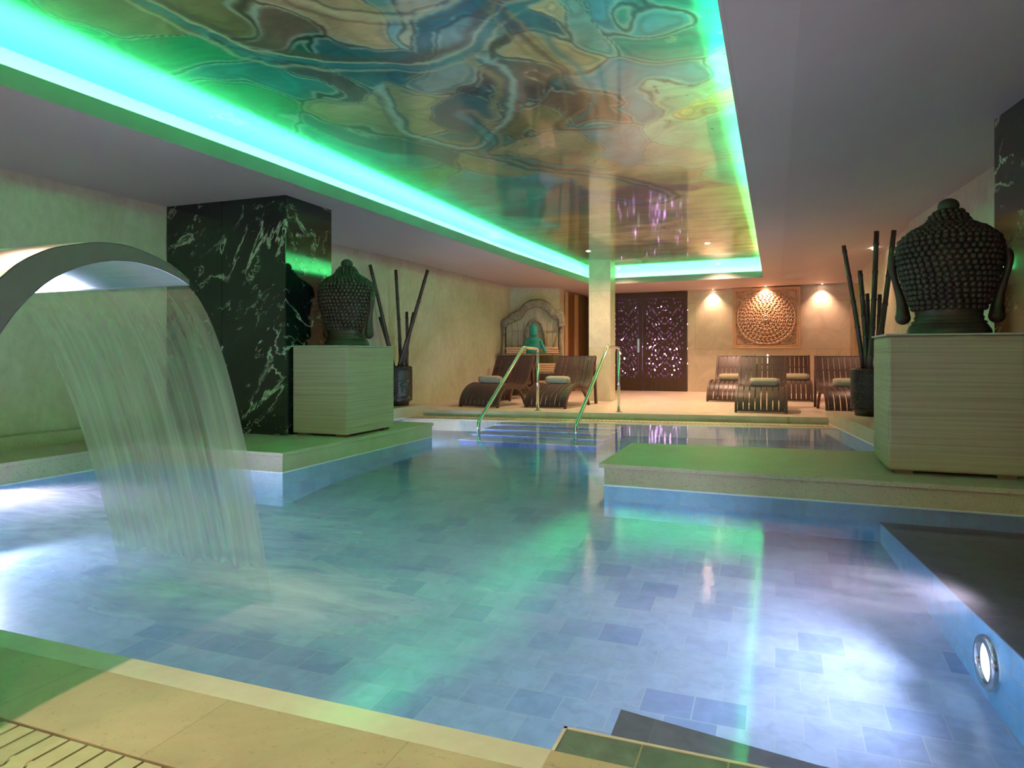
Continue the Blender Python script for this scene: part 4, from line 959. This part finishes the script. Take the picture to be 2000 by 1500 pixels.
pr = copy_tree(pl); pr['label'] = 'dark curl covered planter holding bamboo poles on the right ledge'; pr.location = (1.06, 9.25, LEDGE); pr.rotation_euler = (0, 0, math.radians(70))
def pole(a, b, r, label, group):
    a, b = Vector(a), Vector(b); L = (b-a).length; t = thing('bamboo_pole', label, 'bamboo pole', a, 0, group); d = (b-a)
    pts = []; rs = []; nseg = 5; k0 = random.uniform(0.1, 0.2)
    marks = [k0+i*0.19 for i in range(5) if k0+i*0.19 < 0.97]
    ss = sorted(set([0, 1]+[m+e for m in marks for e in (-0.012, -0.004, 0.004, 0.012)]))
    for s_ in ss:
        near = any(abs(s_-m) < 0.006 for m in marks); bend = Vector((math.sin(s_*PI)*0.008, 0, 0))
        pts.append(d*s_+bend); rs.append(r*(1.16 if near else 1.0)*(1.05-0.12*s_))
    MB().tube(pts, r, 14, True, rs).build('cane', M['bamboo'], t, True)
LB = 'bamboo poles in the left planter'; RB = 'bamboo poles in the right planter'
lx, ly_ = -5.10, 8.66
pole((-5.13, 8.62, 0.60), (-5.33, 8.27, 2.155), 0.026, 'tall bamboo pole leaning furthest left in the left planter', LB)
pole((-5.17, 8.70, 0.60), (-5.345, 8.55, 1.43), 0.024, 'short bamboo pole leaning left in the left planter', LB)
pole((-5.09, 8.72, 0.58), (-5.150, 8.67, 2.12), 0.024, 'tall upright bamboo pole in the left planter', LB)
pole((-5.01, 8.74, 0.60), (-4.985, 8.70, 1.51), 0.023, 'short upright bamboo pole left of the other short one in the left planter', LB)
pole((-5.03, 8.60, 0.60), (-4.872, 8.70, 1.495), 0.025, 'short bamboo pole right of the other short one in the left planter', LB)
pole((-5.08, 8.57, 0.60), (-4.60, 8.62, 2.09), 0.026, 'tall bamboo pole leaning right in the left planter', LB)
pole((1.02, 9.24, 0.60), (0.786, 9.25, 2.22), 0.027, 'tall bamboo pole leaning furthest left in the right planter', RB)
pole((1.04, 9.18, 0.60), (0.965, 9.25, 1.905), 0.029, 'mid height upright bamboo pole in the right planter', RB)
pole((1.05, 9.12, 0.60), (1.145, 9.25, 2.37), 0.031, 'tall middle bamboo pole in the right planter', RB)
pole((1.12, 9.24, 0.60), (1.330, 9.25, 2.37), 0.031, 'tall bamboo pole leaning right in the right planter', RB)
pole((1.06, 9.34, 0.60), (1.060, 9.38, 1.635), 0.025, 'short bamboo pole left of the tall middle one in the right planter', RB)
pole((1.14, 9.32, 0.60), (1.195, 9.38, 1.62), 0.025, 'short bamboo pole between the two tall ones in the right planter', RB)

# ------------------------------------------------------------------ carved arched shelf with linens
sh = thing('carved_shelf', 'tall weathered shelf with a carved arched crown in the far left corner', 'shelf', (-4.57, 13.02, DECK), math.radians(20))
def sh_xz(px, py): return ((px-720)/1010, 1.98-DECK-(py-85)*0.000946)
outer = [sh_xz(*p) for p in [(95,640),(120,530),(190,480),(240,430),(370,350),(480,300),(550,190),(680,112),(810,85),(950,110),(1070,190),(1150,300),(1250,322),(1330,390),(1352,480),(1352,640)]]
inner = [sh_xz(*p) for p in [(180,660),(205,590),(270,560),(380,520),(490,450),(560,330),(690,245),(850,222),(980,290),(1060,370),(1120,455),(1200,475),(1255,500),(1262,660)]]
os_ = [p for p in smooth_path([(a, 0, b) for a, b in outer], 4)]; is_ = [p for p in smooth_path([(a, 0, b) for a, b in inner], 4)]
m_ = 60
def resamp(P_, m_):
    L = [0]
    for a, b in zip(P_[:-1], P_[1:]): L.append(L[-1]+(b-a).length)
    out = []
    for k in range(m_+1):
        s_ = L[-1]*k/m_; i = max(j for j in range(len(L)) if L[j] <= s_+1e-9); i = min(i, len(P_)-2)
        out.append(P_[i].lerp(P_[i+1], (s_-L[i])/max(1e-9, L[i+1]-L[i])))
    return out
oo, ii = resamp(os_, m_), resamp(is_, m_); vs = []; fs = []
for a, b in zip(oo, ii):
    for q in (a, a.lerp(b, 0.15), a.lerp(b, 0.5), a.lerp(b, 0.85), b):
        vs.append((q.x, 0, q.z))
vs = [(x, y-[0.03, 0.06, 0.035, 0.055, 0.03][i % 5], z) for i, (x, y, z) in enumerate(vs)]
for k in range(m_):
    for j in range(4): fs.append((5*k+j, 5*k+j+1, 5*k+5+j+1, 5*k+5+j))
cr = mesh_obj('crown', vs, fs, M['carved'], sh, True); so = cr.modifiers.new('t', 'SOLIDIFY'); so.thickness = 0.03; so.offset = 1
cm = MB()
for k in range(2, m_-1, 3):
    q = oo[k].lerp(ii[k], 0.5); a0 = k*0.7
    cm.tube([(q.x+0.022*math.cos(a)*(1-a/14), -0.062, q.z+0.022*math.sin(a)*(1-a/14)) for a in [a0*0+j*0.6 for j in range(13)]], 0.006, 6)
cm.build('scroll_carving', M['carved'], sh, True)
def inner_z(x):
    best = 0.9
    for a, b in zip(ii[:-1], ii[1:]):
        if min(a.x, b.x) <= x <= max(a.x, b.x): best = max(best, a.z+(b.z-a.z)*((x-a.x)/(b.x-a.x) if b.x != a.x else 0))
    return best
xs = np.linspace(-0.53, 0.53, 10)
for a, b in zip(xs[:-1], xs[1:]):
    MB().box((a+0.003, -0.012, 0.10), (b-0.003, 0.008, inner_z((a+b)/2)+0.03)).build('plank', M['plank'], sh)
MB().box((-0.55, 0.008, 0.1), (0.55, 0.015, 1.45)).build('backing', M['dark'], sh)
for sx in (-1, 1):
    x0 = sx*0.575; MB().tube([(x0, -0.30, z) for z in (0, 0.1, 0.12, 0.3, 0.32, 0.7, 0.72, 0.95, 1.0)], 0.02, 8, True, [0.02, 0.02, 0.03, 0.03, 0.022, 0.022, 0.03, 0.022, 0.012]).build('post', M['carved'], sh, True)
    MB().box((x0-0.03, -0.03, 0), (x0+0.03, 0.02, 1.42)).build('post', M['carved'], sh)
    MB().tube([(x0, -0.30, 0.98), (x0, -0.22, 1.06), (x0, -0.12, 1.12), (x0, -0.05, 1.32)], 0.014, 8).build('bracket', M['carved'], sh, True)
for z in (0.14, 0.44, 0.80):
    MB().box((-0.60, -0.34, z), (0.60, -0.012, z+0.025)).build('shelf_board', M['carved'], sh)
MB().box((-0.53, -0.03, 1.275), (0.53, -0.012, 1.29)).build('batten', M['carved'], sh)
am = MB(); am.tube([(0.21*math.cos(a)+0.05, -0.035, 1.02+0.49*math.sin(a)) for a in np.linspace(0, PI, 22)], 0.03, 8); am.build('inner_arch', M['carved'], sh, True)
R20 = Matrix.Rotation(math.radians(20), 3, 'Z')
def shp(x, y, z): return R20 @ Vector((x, y, z)) + Vector((-4.57, 13.02, DECK))
k = 0
names = ['on the upper shelf', 'on the middle shelf', 'on the lowest shelf']
for zi, z in enumerate((0.825, 0.465, 0.165)):
    for xi, x in enumerate((-0.33, 0.32)):
        nst = [3, 4, 3][zi]
        for j in range(nst):
            mb = MB().box((-0.20, -0.13, 0), (0.20, 0.13, 0.042)); o = mb.build('folded_towel', M['pinktowel'], bevel=0.016)
            o.modifiers[0].segments = 3
            o.location = shp(x+random.uniform(-0.01, 0.01), -0.18, z+0.001+j*0.043); o.rotation_euler = (0, 0, math.radians(20+random.uniform(-2, 2)))
            tag(o, 'folded pinkish towel %s of the carved shelf, %s in its %s stack' % (names[zi][3:] if False else names[zi], ['bottom', 'second', 'third', 'fourth'][j], ['left', 'right'][xi]), 'towel', 'folded towels on the carved shelf')
# teal glass bust standing before the shelf
tb_ = thing('glass_statuette', 'teal glass robed statuette with a pointed crown in front of the carved shelf', 'statuette', shp(0.02, -0.20, 0.826))
MB().lathe([(0, 0.20), (0.02, 0.21), (0.15, 0.19), (0.26, 0.175), (0.30, 0.15), (0.33, 0.08), (0.36, 0.055)], 28, 1, 0.55).build('robe', M['teal'], tb_, True)
MB().lathe([(0.34, 0.05), (0.38, 0.075), (0.44, 0.085), (0.50, 0.08), (0.54, 0.085), (0.56, 0.06), (0.60, 0.03), (0.63, 0.004)], 24).build('head', M['teal'], tb_, True)
MB().tube([(0.15, -0.02, 0.26), (0.20, -0.03, 0.15), (0.27, -0.04, 0.03)], 0.035, 10).build('arm', M['teal'], tb_, True)

# ------------------------------------------------------------------ cascade fountain and its water sheet
OUT = [(0.79, 0.006), (0.79, 0.30), (0.80, 0.60), (0.84, 0.82), (0.92, 0.97), (1.003, 1.059), (1.042, 1.097), (1.084, 1.124), (1.127, 1.145), (1.189, 1.163), (1.221, 1.172), (1.272, 1.178), (1.337, 1.177), (1.403, 1.163), (1.465, 1.142), (1.527, 1.106)]
INN = [(0.90, 0.006), (0.90, 0.30), (0.91, 0.55), (0.93, 0.74), (0.965, 0.86), (1.003, 0.934), (1.034, 0.982), (1.07, 1.024), (1.098, 1.052), (1.142, 1.083), (1.205, 1.112), (1.272, 1.131), (1.345, 1.137), (1.423, 1.127), (1.486, 1.109), (1.527, 1.092)]
fo = thing('cascade_fountain', 'curved brushed steel cascade spout arching over the pool edge at the left', 'fountain', (-2.0, 0.85, 0.006))
def loc(p, x): return (x+2.0, p[0]-0.85, p[1]-0.006)
def width(i, base): return base
X1, X2 = -1.6, -2.4
OUTs = smooth_path([(0, *p) for p in OUT], 3); INNs = smooth_path([(0, *p) for p in INN], 3)
m_ = 48; A_ = resamp(OUTs, m_); B_ = resamp(INNs, m_)
def shell(name, P_, mat, th):
    vs = []; fs = []
    for p in P_:
        for x in (X2, X1): vs.append(loc((p.y, p.z), x))
    for i in range(len(P_)-1): fs.append((2*i, 2*i+1, 2*i+3, 2*i+2))
    o = mesh_obj(name, vs, fs, mat, fo, True); s_ = o.modifiers.new('t', 'SOLIDIFY'); s_.thickness = th; s_.offset = 0; return o
shell('outer_shell', OUTs, M['outer'], 0.003); shell('inner_shell', INNs, M['brushed'], 0.002)
for x in (X1-0.001, X2+0.001):
    vs = []; fs = []
    for a, b in zip(A_, B_): vs += [loc((a.y, a.z), x), loc((b.y, b.z), x)]
    for i in range(m_): fs.append((2*i, 2*i+1, 2*i+3, 2*i+2))
    o = mesh_obj('side_plate', vs, fs, M['cobra_side'], fo); s_ = o.modifiers.new('t', 'SOLIDIFY'); s_.thickness = 0.002; s_.offset = 0
MB().box((-0.44, -0.10, -0.004), (0.44, 0.09, 0.004)).build('base_plate', M['brushed'], fo, bevel=0.002)
nx_, nt_ = 90, 46; vs = []; fs = []; uvs = []
for j in range(nt_+1):
    s_ = (j/nt_); y = 0.405*s_**0.62; z = 1.093-0.646*y-5.2*y*y
    for i in range(nx_+1):
        u = i/nx_; x = X2+0.005+(X1-X2-0.01)*u; x = x*(1-0.0*s_)+ (0.035*s_*(1-2*u)); 
        rip = 0.004*math.sin(u*70+3*math.sin(u*17))*min(1, s_*3)+0.012*math.sin(u*19+1)*s_*s_*0.6
        vs.append((x-X2, y+rip, max(-0.004, z))); uvs.append((u, s_))
fs = [(j*(nx_+1)+i, j*(nx_+1)+i+1, (j+1)*(nx_+1)+i+1, (j+1)*(nx_+1)+i) for j in range(nt_) for i in range(nx_)]
ws = mesh_obj('water_sheet', vs, fs, M['sheet'], None, True, uvs); ws.location = (X2, 1.525, 0)
tag(ws, 'thin streaked sheet of water falling from the steel cascade spout', 'water', kind='stuff')
